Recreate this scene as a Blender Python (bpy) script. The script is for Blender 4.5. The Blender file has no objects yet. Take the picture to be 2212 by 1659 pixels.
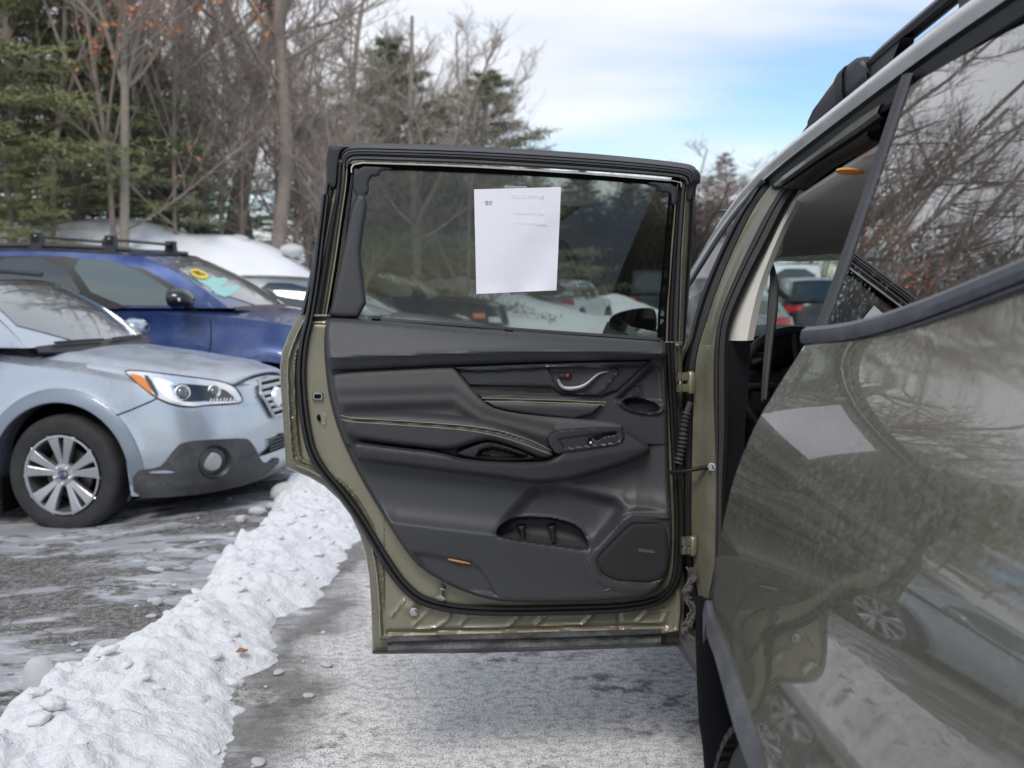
import bpy, bmesh, math, random
import numpy as np
from mathutils import Vector, Matrix, geometry
R = math.radians
rnd = random.Random(7)
scene = bpy.context.scene
COL = scene.collection

# ------------------------------------------------------------------ camera, sky, sun, exposure
CAM_H, FPX, PITCH = 1.38, 2480.0, math.atan(211.5/2480.0)
cam_data = bpy.data.cameras.new('camera')
cam = bpy.data.objects.new('camera', cam_data); COL.objects.link(cam)
cam.location = (0, 0, CAM_H)
cam.rotation_euler = (math.pi/2 - PITCH, 0, 0)
cam_data.sensor_width = 36
cam_data.lens = FPX/2212*36
cam_data.clip_start = 0.05; cam_data.clip_end = 1500
cam_data.dof.use_dof = True
cam_data.dof.focus_distance = 2.98
cam_data.dof.aperture_fstop = 4.2
scene.camera = cam

SUN_EL, SUN_AZ = R(46), R(190)      # azimuth clockwise from +Y: a veiled sun high behind the camera, a little to the right
world = bpy.data.worlds.new('World'); scene.world = world; world.use_nodes = True
def build_world():
    nt = world.node_tree; N = nt.nodes; L = nt.links; N.clear()
    out = N.new('ShaderNodeOutputWorld'); bg = N.new('ShaderNodeBackground')
    sky = N.new('ShaderNodeTexSky'); sky.sky_type = 'NISHITA'; sky.sun_disc = False
    sky.sun_elevation = SUN_EL; sky.sun_rotation = SUN_AZ; sky.air_density = 1.0; sky.dust_density = .3; sky.ozone_density = 2.0
    tc = N.new('ShaderNodeTexCoord'); sep = N.new('ShaderNodeSeparateXYZ')
    L.new(tc.outputs['Generated'], sep.inputs[0])
    zz = N.new('ShaderNodeMath'); zz.operation = 'MAXIMUM'; zz.inputs[1].default_value = 0; L.new(sep.outputs[2], zz.inputs[0])
    za = N.new('ShaderNodeMath'); za.operation = 'ADD'; za.inputs[1].default_value = .16; L.new(zz.outputs[0], za.inputs[0])
    dx = N.new('ShaderNodeMath'); dx.operation = 'DIVIDE'; L.new(sep.outputs[0], dx.inputs[0]); L.new(za.outputs[0], dx.inputs[1])
    dy = N.new('ShaderNodeMath'); dy.operation = 'DIVIDE'; L.new(sep.outputs[1], dy.inputs[0]); L.new(za.outputs[0], dy.inputs[1])
    cb = N.new('ShaderNodeCombineXYZ'); L.new(dx.outputs[0], cb.inputs[0]); L.new(dy.outputs[0], cb.inputs[1])
    mp = N.new('ShaderNodeMapping'); mp.inputs['Scale'].default_value = (.55, .85, 1); mp.inputs['Rotation'].default_value = (0, 0, R(-22)); mp.inputs['Location'].default_value = CLOUD_LOC
    L.new(cb.outputs[0], mp.inputs[0])
    n1 = N.new('ShaderNodeTexNoise'); n1.inputs['Scale'].default_value = .8; n1.inputs['Detail'].default_value = 5; n1.inputs['Roughness'].default_value = .5; n1.inputs['Distortion'].default_value = .3
    L.new(mp.outputs[0], n1.inputs['Vector'])
    cr = N.new('ShaderNodeValToRGB'); cr.color_ramp.interpolation = 'EASE'
    cr.color_ramp.elements[0].position = .34; cr.color_ramp.elements[0].color = (0, 0, 0, 1)
    cr.color_ramp.elements[1].position = .56; cr.color_ramp.elements[1].color = (1, 1, 1, 1)
    L.new(n1.outputs[0], cr.inputs[0])
    n2 = N.new('ShaderNodeTexNoise'); n2.inputs['Scale'].default_value = 1.5; n2.inputs['Detail'].default_value = 6; n2.inputs['Roughness'].default_value = .5
    L.new(mp.outputs[0], n2.inputs['Vector'])
    cc = N.new('ShaderNodeValToRGB')
    cc.color_ramp.elements[0].position = .3; cc.color_ramp.elements[0].color = (.58, .60, .655, 1)
    cc.color_ramp.elements[1].position = .68; cc.color_ramp.elements[1].color = (.70, .715, .75, 1)
    L.new(n2.outputs[0], cc.inputs[0])
    bl = N.new('ShaderNodeMix'); bl.data_type = 'RGBA'; bl.blend_type = 'MULTIPLY'; bl.inputs[0].default_value = 1
    L.new(sky.outputs[0], bl.inputs[6]); bl.inputs[7].default_value = (.085, .095, .10, 1)   # sky strength
    mx = N.new('ShaderNodeMix'); mx.data_type = 'RGBA'
    L.new(cr.outputs[0], mx.inputs[0]); L.new(bl.outputs[2], mx.inputs[6]); L.new(cc.outputs[0], mx.inputs[7])
    lo = N.new('ShaderNodeMapRange'); lo.inputs[1].default_value = -.02; lo.inputs[2].default_value = .0; L.new(sep.outputs[2], lo.inputs[0])
    fl = N.new('ShaderNodeMix'); fl.data_type = 'RGBA'; fl.inputs[6].default_value = (.30, .31, .33, 1); L.new(lo.outputs[0], fl.inputs[0]); L.new(mx.outputs[2], fl.inputs[7])
    L.new(fl.outputs[2], bg.inputs[0]); bg.inputs[1].default_value = 1.0
    L.new(bg.outputs[0], out.inputs[0])
CLOUD_LOC = (1.2, 2.4, 0)
build_world()
sun_data = bpy.data.lights.new('sun', 'SUN'); sun_data.energy = 1.5; sun_data.angle = R(20); sun_data.color = (1, .95, .88)
sun = bpy.data.objects.new('sun', sun_data); COL.objects.link(sun)
_sd = Vector((math.sin(SUN_AZ)*math.cos(SUN_EL), math.cos(SUN_AZ)*math.cos(SUN_EL), math.sin(SUN_EL)))
sun.rotation_euler = _sd.to_track_quat('Z', 'Y').to_euler()
scene.view_settings.view_transform = 'Standard'; scene.view_settings.look = 'None'
scene.view_settings.exposure = 0.58; scene.view_settings.gamma = 1
scene.view_settings.use_curve_mapping = False
scene.cycles.max_bounces = 7; scene.cycles.transparent_max_bounces = 24
scene.cycles.diffuse_bounces = 3; scene.cycles.glossy_bounces = 4; scene.cycles.transmission_bounces = 4
scene.cycles.caustics_reflective = False; scene.cycles.caustics_refractive = False
try: scene.cycles.use_denoising = True
except Exception: pass

# ------------------------------------------------------------------ geometry of the view: sight lines used to measure the place
CP, SP = math.cos(PITCH), math.sin(PITCH)
def rays(uv):
    uv = np.asarray(uv, float).reshape(-1, 2)
    dx = (uv[:, 0]-1106)/FPX; dy = (829.5-uv[:, 1])/FPX
    return np.stack([dx, CP+dy*SP, -SP+dy*CP], 1)
CAMP = np.array([0, 0, CAM_H])
def P(u, v, Y):
    d = rays([(u, v)])[0]; return CAMP + d*(Y/d[1])
def PP(lst): return np.array([P(*p) for p in lst])
def plane_hit(uv, O, n):
    d = rays(uv); t = ((np.asarray(O)-CAMP)@n)/(d@n); return CAMP + d*t[:, None]
def proj(p):
    p = np.asarray(p, float).reshape(-1, 3)-CAMP
    f = p[:, 1]*CP - p[:, 2]*SP; up = p[:, 1]*SP + p[:, 2]*CP
    f = np.where(f < 1e-3, 1e-3, f)
    return np.stack([1106+FPX*p[:, 0]/f, 829.5-FPX*up/f], 1)
# the opened door stands on a vertical plane through its hinges
DH = np.array([P(1478, 618, 3.05)[0], 3.05, 0.0]); _a = R(5.6)
DD = np.array([-math.cos(_a), -math.sin(_a), 0]); DN = np.array([math.sin(_a), -math.cos(_a), 0])
def D(uv, w=0.0):
    uv = np.asarray(uv, float).reshape(-1, 2); d = rays(uv)
    w = np.broadcast_to(np.asarray(w, float), (len(uv),))
    t = ((DH-CAMP)@DN + w)/(d@DN); return CAMP + d*t[:, None]
# frame of the big suv: s rearwards along its side, t outwards, z up
SO = np.array([.485, 3.05, 0]); SR = np.array([.065, -.9979, 0]); ST = np.array([-.9979, -.065, 0])
def W(s, t, z):
    s = np.asarray(s, float); t = np.asarray(t, float); z = np.asarray(z, float)
    s, t, z = np.broadcast_arrays(s, t, z)
    return SO + s[..., None]*SR + t[..., None]*ST + z[..., None]*np.array([0, 0, 1.])
def SV(uv, t):      # sight line meets the vertical plane t of the suv
    return plane_hit(uv, SO+ST*t, ST)

# ------------------------------------------------------------------ curves
def resample(pts, n):
    pts = np.asarray(pts, float); d = np.r_[0, np.cumsum(np.linalg.norm(np.diff(pts, axis=0), axis=1))]
    t = np.linspace(0, d[-1], n); return np.stack([np.interp(t, d, pts[:, k]) for k in range(pts.shape[1])], 1)
def smooth(pts, it=2, closed=False):
    p = np.asarray(pts, float)
    for _ in range(it):
        if closed:
            q = np.roll(p, -1, 0); p = np.stack([.75*p+.25*q, .25*p+.75*q], 1).reshape(-1, p.shape[1])
        else:
            a, b = p[:-1], p[1:]; m = np.stack([.75*a+.25*b, .25*a+.75*b], 1).reshape(-1, p.shape[1])
            p = np.vstack([p[:1], m[1:-1] if len(m) > 2 else m, p[-1:]])
    return p
def densify(poly, step):
    poly = np.asarray(poly, float); out = []
    for a, b in zip(poly, np.roll(poly, -1, 0)):
        n = max(1, int(np.linalg.norm(b-a)/step+.5))
        for i in range(n): out.append(a+(b-a)*i/n)
    return np.array(out)
def dist_to(P2, line, closed=True):
    A = np.asarray(line, float); B = np.roll(A, -1, 0) if closed else A[1:]
    if not closed: A = A[:-1]
    best = np.full(len(P2), 1e9)
    for a, b in zip(A, B):
        ab = b-a; L = ab@ab
        t = np.clip(((P2-a)@ab)/L, 0, 1) if L > 0 else np.zeros(len(P2))
        best = np.minimum(best, np.linalg.norm(P2-(a+t[:, None]*ab), axis=1))
    return best
def inside(P2, poly):
    x, y = P2[:, 0], P2[:, 1]; c = np.zeros(len(P2), bool); poly = np.asarray(poly, float)
    for (x1, y1), (x2, y2) in zip(poly, np.roll(poly, -1, 0)):
        if y1 == y2: continue
        k = ((y1 > y) != (y2 > y)) & (x < (x2-x1)*(y-y1)/(y2-y1)+x1); c ^= k
    return c
def sdist(P2, poly):
    d = dist_to(P2, poly); return np.where(inside(P2, poly), -d, d)
def sstep(a, b, x):
    t = np.clip((x-a)/(b-a), 0, 1); return t*t*(3-2*t)

# ------------------------------------------------------------------ objects
def tag(o, label=None, cat=None, group=None, kind=None):
    if label: o['label'] = label
    if cat: o['category'] = cat
    if group: o['group'] = group
    if kind: o['kind'] = kind
    return o
def place(o, parent):
    COL.objects.link(o)
    if parent is not None:
        o.parent = parent
        o.matrix_parent_inverse = Matrix.Identity(4)
        o.matrix_parent_inverse = WM[parent.name].inverted() if parent.name in WM else Matrix.Identity(4)
WM = {}
def thing(name, label, cat, loc=(0, 0, 0), rz=0, group=None, local=False):
    o = bpy.data.objects.new(name, None); COL.objects.link(o)
    o.location = loc; o.rotation_euler = (0, 0, rz); o.empty_display_size = .2
    if not local: WM[o.name] = Matrix.Translation(loc) @ Matrix.Rotation(rz, 4, 'Z')
    return tag(o, label, cat, group)
def mesh_obj(name, verts, faces, mat, parent=None, smooth_=True, sharp=38):
    me = bpy.data.meshes.new(name)
    me.from_pydata([tuple(map(float, v)) for v in verts], [], [tuple(map(int, f)) for f in faces])
    return mesh_link(name, me, mat, parent, smooth_, sharp)
def mesh_link(name, me, mat, parent=None, smooth_=True, sharp=38):
    if mat: me.materials.append(mat)
    if smooth_:
        me.polygons.foreach_set('use_smooth', [True]*len(me.polygons))
        if sharp: me.set_sharp_from_angle(angle=R(sharp))
    me.update()
    o = bpy.data.objects.new(name, me); place(o, parent); return o
def fast_mesh(name, V, F, mat, parent=None, smooth_=True, link=True):
    V = np.asarray(V, np.float32); F = np.asarray(F, np.int32); k = F.shape[1]
    me = bpy.data.meshes.new(name)
    me.vertices.add(len(V)); me.vertices.foreach_set('co', V.ravel())
    me.loops.add(F.size); me.loops.foreach_set('vertex_index', F.ravel())
    me.polygons.add(len(F)); me.polygons.foreach_set('loop_start', np.arange(0, F.size, k, dtype=np.int32))
    if smooth_: me.polygons.foreach_set('use_smooth', np.ones(len(F), bool))
    me.update(calc_edges=True); me.validate()
    if mat: me.materials.append(mat)
    if not link: return me
    o = bpy.data.objects.new(name, me); place(o, parent); return o
def grid_faces(n, m, closed_m=False):
    i, j = np.meshgrid(np.arange(n-1), np.arange(m if closed_m else m-1), indexing='ij'); j2 = (j+1) % m
    return np.stack([i*m+j, i*m+j2, (i+1)*m+j2, (i+1)*m+j], -1).reshape(-1, 4)
def solid(o, th, off=-1.0):
    md = o.modifiers.new('thickness', 'SOLIDIFY'); md.thickness = th; md.offset = off; return o
def loft(name, rows, mat, parent=None, closed=False, sharp=38, face=None, solid_=0):
    rows = np.asarray(rows, float); n, m, _ = rows.shape
    V = rows.reshape(-1, 3); F = grid_faces(n, m, closed)
    if face is not None:
        a = V[F[:, 1]]-V[F[:, 0]]; b = V[F[:, 3]]-V[F[:, 0]]; nn = np.cross(a, b).sum(0)
        if nn@np.asarray(face, float) < 0: F = F[:, ::-1]
    o = mesh_obj(name, V, F, mat, parent, True, sharp)
    if solid_: solid(o, solid_)
    return o
def strip(name, A, B, prof, nrm, mat, parent=None, n=40, sharp=30):
    """band between the 3d lines A and B; prof = [(fraction across, height along nrm)]"""
    A = resample(A, n) if len(A) != n else np.asarray(A); B = resample(B, n) if len(B) != n else np.asarray(B)
    rows = [A+(B-A)*f+np.asarray(nrm)*h for f, h in prof]
    return loft(name, rows, mat, parent, sharp=sharp, face=nrm)
def dstrip(name, A, B, prof, mat, parent, n=40, w0=0.0, it=1, sharp=30):
    A = smooth(A, it) if it else np.asarray(A, float); B = smooth(B, it) if it else np.asarray(B, float)
    A = resample(A, n); B = resample(B, n)
    rows = [D(A+(B-A)*f, w0+h) for f, h in prof]
    return loft(name, rows, mat, parent, sharp=sharp, face=DN)
def tube(name, path, r, mat, parent=None, sides=10, cap=True, n=None):
    path = np.asarray(path, float)
    if n: path = resample(smooth(path, 2), n)
    r = np.broadcast_to(np.asarray(r, float), (len(path),)) if not np.isscalar(r) or True else r
    T = np.gradient(path, axis=0); T /= np.linalg.norm(T, axis=1)[:, None]+1e-9
    ref = np.array([0, 0, 1.]) if abs(T[:, 2]).mean() < .8 else np.array([1., 0, 0])
    A = np.cross(T, ref); A /= np.linalg.norm(A, axis=1)[:, None]+1e-9; Bn = np.cross(T, A)
    th = np.linspace(0, 2*math.pi, sides, endpoint=False)
    V = path[:, None]+r[:, None, None]*(A[:, None]*np.cos(th)[None, :, None]+Bn[:, None]*np.sin(th)[None, :, None])
    V = V.reshape(-1, 3); F = [tuple(f) for f in grid_faces(len(path), sides, True)]
    if cap:
        F.append(tuple(range(sides))); F.append(tuple(range(len(V)-1, len(V)-sides-1, -1)))
    return mesh_obj(name, V, F, mat, parent, True, 50)
def revolve(name, prof, center, axis, mat, parent=None, n=48, sharp=35):
    """prof = [(radius, offset along axis)]"""
    axis = np.asarray(axis, float); axis /= np.linalg.norm(axis)
    ref = np.array([0, 0, 1.]) if abs(axis[2]) < .9 else np.array([1., 0, 0])
    a = np.cross(axis, ref); a /= np.linalg.norm(a); b = np.cross(axis, a)
    th = np.linspace(0, 2*math.pi, n, endpoint=False); ring = a*np.cos(th)[:, None]+b*np.sin(th)[:, None]
    rows = [np.asarray(center)+ring*r+axis*h for r, h in prof]
    return loft(name, rows, mat, parent, closed=True, sharp=sharp)
def box(name, c, size, mat, parent=None, bevel=.0, rz=0, rot=None):
    bm = bmesh.new(); bmesh.ops.create_cube(bm, size=1)
    bmesh.ops.scale(bm, vec=size, verts=bm.verts)
    if bevel: bmesh.ops.bevel(bm, geom=bm.edges[:], offset=bevel, segments=2, affect='EDGES', profile=.6)
    M = rot if rot is not None else Matrix.Rotation(rz, 4, 'Z')
    bmesh.ops.transform(bm, matrix=Matrix.Translation(c) @ M.to_4x4(), verts=bm.verts)
    me = bpy.data.meshes.new(name); bm.to_mesh(me); bm.free()
    return mesh_link(name, me, mat, parent, True, 35)
def cdt(bound, inner, step):
    """triangulated points inside a closed 2d outline"""
    n = len(bound); pts = np.vstack([bound, inner]) if len(inner) else bound
    vs = [Vector((float(a), float(b))) for a, b in pts]
    ov, oe, of, *_ = geometry.delaunay_2d_cdt(vs, [(i, (i+1) % n) for i in range(n)], [list(range(n))], 1, step*1e-4)
    return np.array([(v.x, v.y) for v in ov]), [tuple(f) for f in of]
def fill_points(poly, step, margin=.45, offs=()):
    lo, hi = poly.min(0), poly.max(0)
    gx = np.arange(lo[0]+step/2, hi[0], step); gy = np.arange(lo[1]+step/2, hi[1], step*.87)
    X, Y = np.meshgrid(gx, gy); X[1::2] += step/2
    Q = np.stack([X.ravel(), Y.ravel()], 1)
    m = inside(Q, poly); Q = Q[m]
    if len(Q): Q = Q[dist_to(Q, poly) > step*margin + (max(offs) if offs else 0)]
    ex = []
    if offs:
        t = np.roll(poly, -1, 0)-np.roll(poly, 1, 0); t /= np.linalg.norm(t, axis=1)[:, None]+1e-9
        nn = np.stack([-t[:, 1], t[:, 0]], 1)
        if not inside(poly[:1]+nn[:1]*min(offs)*.2, poly)[0] and inside(poly[:1]-nn[:1]*min(offs)*.2, poly)[0]: nn = -nn
        area = .5*np.sum(poly[:, 0]*np.roll(poly[:, 1], -1)-np.roll(poly[:, 0], -1)*poly[:, 1])
        nn = np.stack([-t[:, 1], t[:, 0]], 1)*(1 if area > 0 else -1)
        for o in offs:
            E = poly+nn*o; E = E[inside(E, poly)]
            if len(E): ex.append(E[dist_to(E, poly) > o*.8])
    return np.vstack([Q]+ex) if ex else Q
def skirt_mesh(name, pts, faces, back, mat, parent, face, sharp=38):
    """surface plus a skirt from its rim back along -face*depth"""
    pts = np.asarray(pts); F = [tuple(f) for f in faces]
    f0 = [f for f in F if len(f) == 3][:4000]; A = np.array([np.cross(pts[f[1]]-pts[f[0]], pts[f[2]]-pts[f[0]]) for f in f0]).sum(0)
    if A@np.asarray(face) < 0: F = [f[::-1] for f in F]
    cnt = {}
    for f in F:
        for i in range(len(f)):
            cnt[(f[i], f[(i+1) % len(f)])] = 1
    V = list(map(tuple, pts)); new = {}
    if back is not None:
        for (a, b) in list(cnt):
            if (b, a) in cnt: continue
            for k in (a, b):
                if k not in new:
                    new[k] = len(V); V.append(tuple(pts[k]-np.asarray(face)*back))
            F.append((b, a, new[a], new[b]))
    return mesh_obj(name, V, F, mat, parent, True, sharp)
def relief(name, poly, mat, parent, w0=0.0, bulge=.01, r=8, fn=None, step=6, it=2, back=None, offs=True, sharp=40):
    """solid panel on the door plane: outline in sight-line units, heights towards the camera"""
    poly = smooth(poly, it, True) if it else np.asarray(poly, float); poly = densify(poly, step)
    Q = fill_points(poly, step, .45, (r*.12, r*.35, r*.75) if offs else ())
    pts, F = cdt(poly, Q, step)
    d = dist_to(pts, poly); e = np.clip(d/r, 0, 1)
    w = w0+bulge*np.sqrt(np.clip(1-(1-e)**2, 0, 1))
    if fn is not None: w = w+fn(pts, d)
    P3 = D(pts, w)
    bk = back if back is not None else bulge+.02
    return skirt_mesh(name, P3, F, bk, mat, parent, DN, sharp)
def panel(name, poly, fn, step, mat, parent, face, back=.01, it=0, sharp=38, offs=()):
    """patch of any surface fn(a, b) -> xyz bounded by an outline in (a, b)"""
    poly = smooth(poly, it, True) if it else np.asarray(poly, float); poly = densify(poly, step)
    pts, F = cdt(poly, fill_points(poly, step, .45, offs), step)
    return skirt_mesh(name, fn(pts[:, 0], pts[:, 1]), F, back, mat, parent, face, sharp)
def join_meshes(name, parts, mat, parent=None, smooth_=True, sharp=38):
    V, F, k = [], [], 0
    for v, f in parts:
        V.extend(map(tuple, v)); F.extend([tuple(int(i)+k for i in g) for g in f]); k += len(v)
    return mesh_obj(name, V, F, mat, parent, smooth_, sharp)

# ------------------------------------------------------------------ value noise for geometry
def vnoise(x, y, seed=0):
    xi = np.floor(x).astype(np.int64); yi = np.floor(y).astype(np.int64); fx = x-xi; fy = y-yi
    def h(a, b):
        n = (a*374761393+b*668265263+seed*1274126177) & 0x7fffffff; n = ((n ^ (n >> 13))*1274126177) & 0x7fffffff
        return ((n ^ (n >> 16)) & 0xffff)/65535.0
    u = fx*fx*(3-2*fx); v = fy*fy*(3-2*fy)
    return (h(xi, yi)*(1-u)+h(xi+1, yi)*u)*(1-v)+(h(xi, yi+1)*(1-u)+h(xi+1, yi+1)*u)*v
def fbm(x, y, o=4, seed=0):
    s = 0; a = .5; f = 1
    for k in range(o): s = s+a*vnoise(x*f, y*f, seed+k*17); a *= .5; f *= 2.03
    return s

# ------------------------------------------------------------------ materials
def _tex(N, L, scale, detail=3, rough=.5, stretch=None, rot=0, dist=0):
    tc = N.new('ShaderNodeTexCoord'); src = tc.outputs['Object']
    if stretch:
        mp = N.new('ShaderNodeMapping'); mp.inputs['Scale'].default_value = stretch; mp.inputs['Rotation'].default_value = (0, 0, rot)
        L.new(src, mp.inputs[0]); src = mp.outputs[0]
    n = N.new('ShaderNodeTexNoise'); n.inputs['Scale'].default_value = scale; n.inputs['Detail'].default_value = detail
    n.inputs['Roughness'].default_value = rough; n.inputs['Distortion'].default_value = dist
    L.new(src, n.inputs['Vector']); return n.outputs[0]
def _ramp(N, L, src, a, b, ca=(0, 0, 0, 1), cb=(1, 1, 1, 1)):
    r = N.new('ShaderNodeValToRGB'); r.color_ramp.elements[0].position = a; r.color_ramp.elements[1].position = b
    r.color_ramp.elements[0].color = ca; r.color_ramp.elements[1].color = cb
    L.new(src, r.inputs[0]); return r.outputs[0]
def _mix(N, L, fac, a, b, blend='MIX'):
    m = N.new('ShaderNodeMix'); m.data_type = 'RGBA'; m.blend_type = blend
    for i, v in ((0, fac), (6, a), (7, b)):
        if isinstance(v, (int, float)): m.inputs[i].default_value = v
        elif isinstance(v, tuple): m.inputs[i].default_value = v if len(v) == 4 else (*v, 1)
        else: L.new(v, m.inputs[i])
    return m.outputs[2]
def _math(N, L, op, a, b=None, clamp=False):
    m = N.new('ShaderNodeMath'); m.operation = op; m.use_clamp = clamp
    for i, v in ((0, a), (1, b)):
        if v is None: continue
        if isinstance(v, (int, float)): m.inputs[i].default_value = v
        else: L.new(v, m.inputs[i])
    return m.outputs[0]
def M(name, col, rough=.5, metal=0, coat=0, var=None, bump=None, dirt=None, spec=.5, rvar=0, trans=0):
    """var=(scale, amount), bump=(scale, strength, distance), dirt=(amount, colour, scale, stretch)"""
    m = bpy.data.materials.new(name); m.use_nodes = True; N = m.node_tree.nodes; L = m.node_tree.links
    b = N['Principled BSDF']; c = (*col, 1)
    b.inputs['Base Color'].default_value = c; b.inputs['Roughness'].default_value = rough; b.inputs['Metallic'].default_value = metal
    b.inputs['Coat Weight'].default_value = coat; b.inputs['Coat Roughness'].default_value = .04
    b.inputs['Specular IOR Level'].default_value = spec
    if trans: b.inputs['Transmission Weight'].default_value = trans
    src = None
    if var:
        n = _tex(N, L, var[0], 5, .6)
        k = var[1]; src = _mix(N, L, n, tuple(x*(1-k) for x in col), tuple(min(1, x*(1+k)) for x in col))
        L.new(src, b.inputs['Base Color'])
    if dirt:
        n = _tex(N, L, dirt[2], 8, .65, dirt[3] if len(dirt) > 3 else None)
        n2 = _tex(N, L, dirt[2]*14, 3, .7)
        f = _math(N, L, 'MULTIPLY', _ramp(N, L, n, .38, .72), _math(N, L, 'ADD', _math(N, L, 'MULTIPLY', _ramp(N, L, n2, .35, .65), .7), .4), True)
        f = _math(N, L, 'MULTIPLY', f, dirt[0], True)
        L.new(_mix(N, L, f, src if src is not None else c, dirt[1]), b.inputs['Base Color'])
        L.new(_math(N, L, 'ADD', _math(N, L, 'MULTIPLY', f, .6), rough, True), b.inputs['Roughness'])
        if metal: L.new(_math(N, L, 'MULTIPLY', _math(N, L, 'SUBTRACT', 1.0, f, True), metal), b.inputs['Metallic'])
        if coat: L.new(_math(N, L, 'MULTIPLY', _math(N, L, 'SUBTRACT', 1.0, f, True), coat), b.inputs['Coat Weight'])
    elif rvar:
        n = _tex(N, L, 6, 6, .65)
        L.new(_math(N, L, 'ADD', _math(N, L, 'MULTIPLY', n, rvar), rough-rvar/2, True), b.inputs['Roughness'])
    if bump:
        n = _tex(N, L, bump[0], 4, .6); bp = N.new('ShaderNodeBump'); bp.inputs['Strength'].default_value = bump[1]
        bp.inputs['Distance'].default_value = bump[2] if len(bump) > 2 else .01
        L.new(n, bp.inputs['Height']); L.new(bp.outputs[0], b.inputs['Normal'])
    return m
def glass(name, tint, ior=1.5, rough=0.0, haze=0, haze_col=(.4, .4, .4), specks=0, strength=1.0, speck_scale=90, pw=4.5, k0=1.0):
    """thin pane: tinted see-through plus mirror reflection by angle, with a film of dust or dried droplets"""
    m = bpy.data.materials.new(name); m.use_nodes = True; N = m.node_tree.nodes; L = m.node_tree.links; N.clear()
    out = N.new('ShaderNodeOutputMaterial'); tr = N.new('ShaderNodeBsdfTransparent'); tr.inputs[0].default_value = (*tint, 1)
    gl = N.new('ShaderNodeBsdfGlossy'); gl.inputs['Roughness'].default_value = rough; gl.inputs[0].default_value = (strength, strength, strength, 1)
    fr = N.new('ShaderNodeFresnel'); fr.inputs[0].default_value = ior
    # a fresnel looked at from behind would be total reflection: use the facing angle instead
    ge = N.new('ShaderNodeNewGeometry'); dp = N.new('ShaderNodeVectorMath'); dp.operation = 'DOT_PRODUCT'
    L.new(ge.outputs['Incoming'], dp.inputs[0]); L.new(ge.outputs['Normal'], dp.inputs[1])
    a = _math(N, L, 'ABSOLUTE', dp.outputs['Value']); a = _math(N, L, 'SUBTRACT', 1.0, a, True)
    f = _math(N, L, 'POWER', a, pw); r0 = ((ior-1)/(ior+1))**2*k0
    f = _math(N, L, 'ADD', _math(N, L, 'MULTIPLY', f, 1-r0), r0, True); N.remove(fr)
    mx = N.new('ShaderNodeMixShader'); L.new(f, mx.inputs[0]); L.new(tr.outputs[0], mx.inputs[1]); L.new(gl.outputs[0], mx.inputs[2])
    res = mx.outputs[0]
    if haze or specks:
        df = N.new('ShaderNodeBsdfDiffuse'); df.inputs[0].default_value = (*haze_col, 1)
        n = _ramp(N, L, _tex(N, L, 5, 6, .6), .35, .7); h = _math(N, L, 'MULTIPLY', n, haze)
        if specks:
            s = _ramp(N, L, _tex(N, L, speck_scale, 2, .5), .60, .68); s2 = _ramp(N, L, _tex(N, L, 9, 3, .5), .4, .62)
            h = _math(N, L, 'ADD', h, _math(N, L, 'MULTIPLY', _math(N, L, 'MULTIPLY', s, s2), specks), True)
        m2 = N.new('ShaderNodeMixShader'); L.new(h, m2.inputs[0]); L.new(res, m2.inputs[1]); L.new(df.outputs[0], m2.inputs[2]); res = m2.outputs[0]
    L.new(res, out.inputs[0]); return m

SALT = (.42, .42, .41, 1)
m_olive = M('olive_metallic_paint', (.165, .155, .110), .24, .5, 1.0, var=(3, .06), dirt=(.30, (.36, .36, .34, 1), 7))
def panel_paint():
    m = bpy.data.materials.new('salt_dusted_olive_paint'); m.use_nodes = True; N = m.node_tree.nodes; L = m.node_tree.links; b = N['Principled BSDF']
    worm = _tex(N, L, 46, 3, .6, (1, 1, .6), 0, 1.2); w1 = _ramp(N, L, _math(N, L, 'ABSOLUTE', _math(N, L, 'SUBTRACT', worm, .5)), .0, .05, (1, 1, 1, 1), (0, 0, 0, 1))
    pt = _ramp(N, L, _tex(N, L, 150, 2, .5), .66, .74); zone = _ramp(N, L, _tex(N, L, 3.2, 4, .6), .38, .66)
    tcz = N.new('ShaderNodeTexCoord'); spz = N.new('ShaderNodeSeparateXYZ'); L.new(tcz.outputs['Object'], spz.inputs[0])
    hi = N.new('ShaderNodeMapRange'); hi.inputs[1].default_value = .85; hi.inputs[2].default_value = 1.2; hi.inputs[3].default_value = .30; hi.inputs[4].default_value = 1; L.new(spz.outputs[2], hi.inputs[0])
    f = _math(N, L, 'ADD', .02, _math(N, L, 'MULTIPLY', _math(N, L, 'MULTIPLY', _math(N, L, 'ADD', _math(N, L, 'MULTIPLY', w1, .40), _math(N, L, 'MULTIPLY', pt, .95)), _math(N, L, 'ADD', zone, .2)), hi.outputs[0]), True)
    c = _mix(N, L, _math(N, L, 'MULTIPLY', f, .9), (.112, .104, .074), (.42, .42, .40)); L.new(c, b.inputs['Base Color'])
    b.inputs['Metallic'].default_value = .35; L.new(_math(N, L, 'ADD', .20, _math(N, L, 'MULTIPLY', f, .5)), b.inputs['Roughness'])
    b.inputs['Coat Weight'].default_value = 1; b.inputs['Coat Roughness'].default_value = .012; b.inputs['Coat IOR'].default_value = 1.7
    return m
m_panel = panel_paint()
m_jamb = M('olive_door_jamb_paint', (.215, .20, .135), .38, .35, .6, var=(4, .08), dirt=(.28, SALT, 6), bump=(60, .03))
m_jamb_low = M('salty_olive_paint', (.22, .205, .145), .42, .3, .5, dirt=(.8, SALT, 14))
m_rubber = M('black_rubber', (.018, .018, .019), .55, bump=(90, .08), rvar=.2)
m_rubber_grey = M('dusty_rubber', (.045, .046, .05), .6, bump=(80, .1), var=(5, .3), rvar=.2)
m_black = M('black_plastic', (.015, .015, .016), .45, bump=(120, .05), rvar=.15)
m_dark = M('dark_void_trim', (.006, .006, .007), .9, spec=.12)
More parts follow.
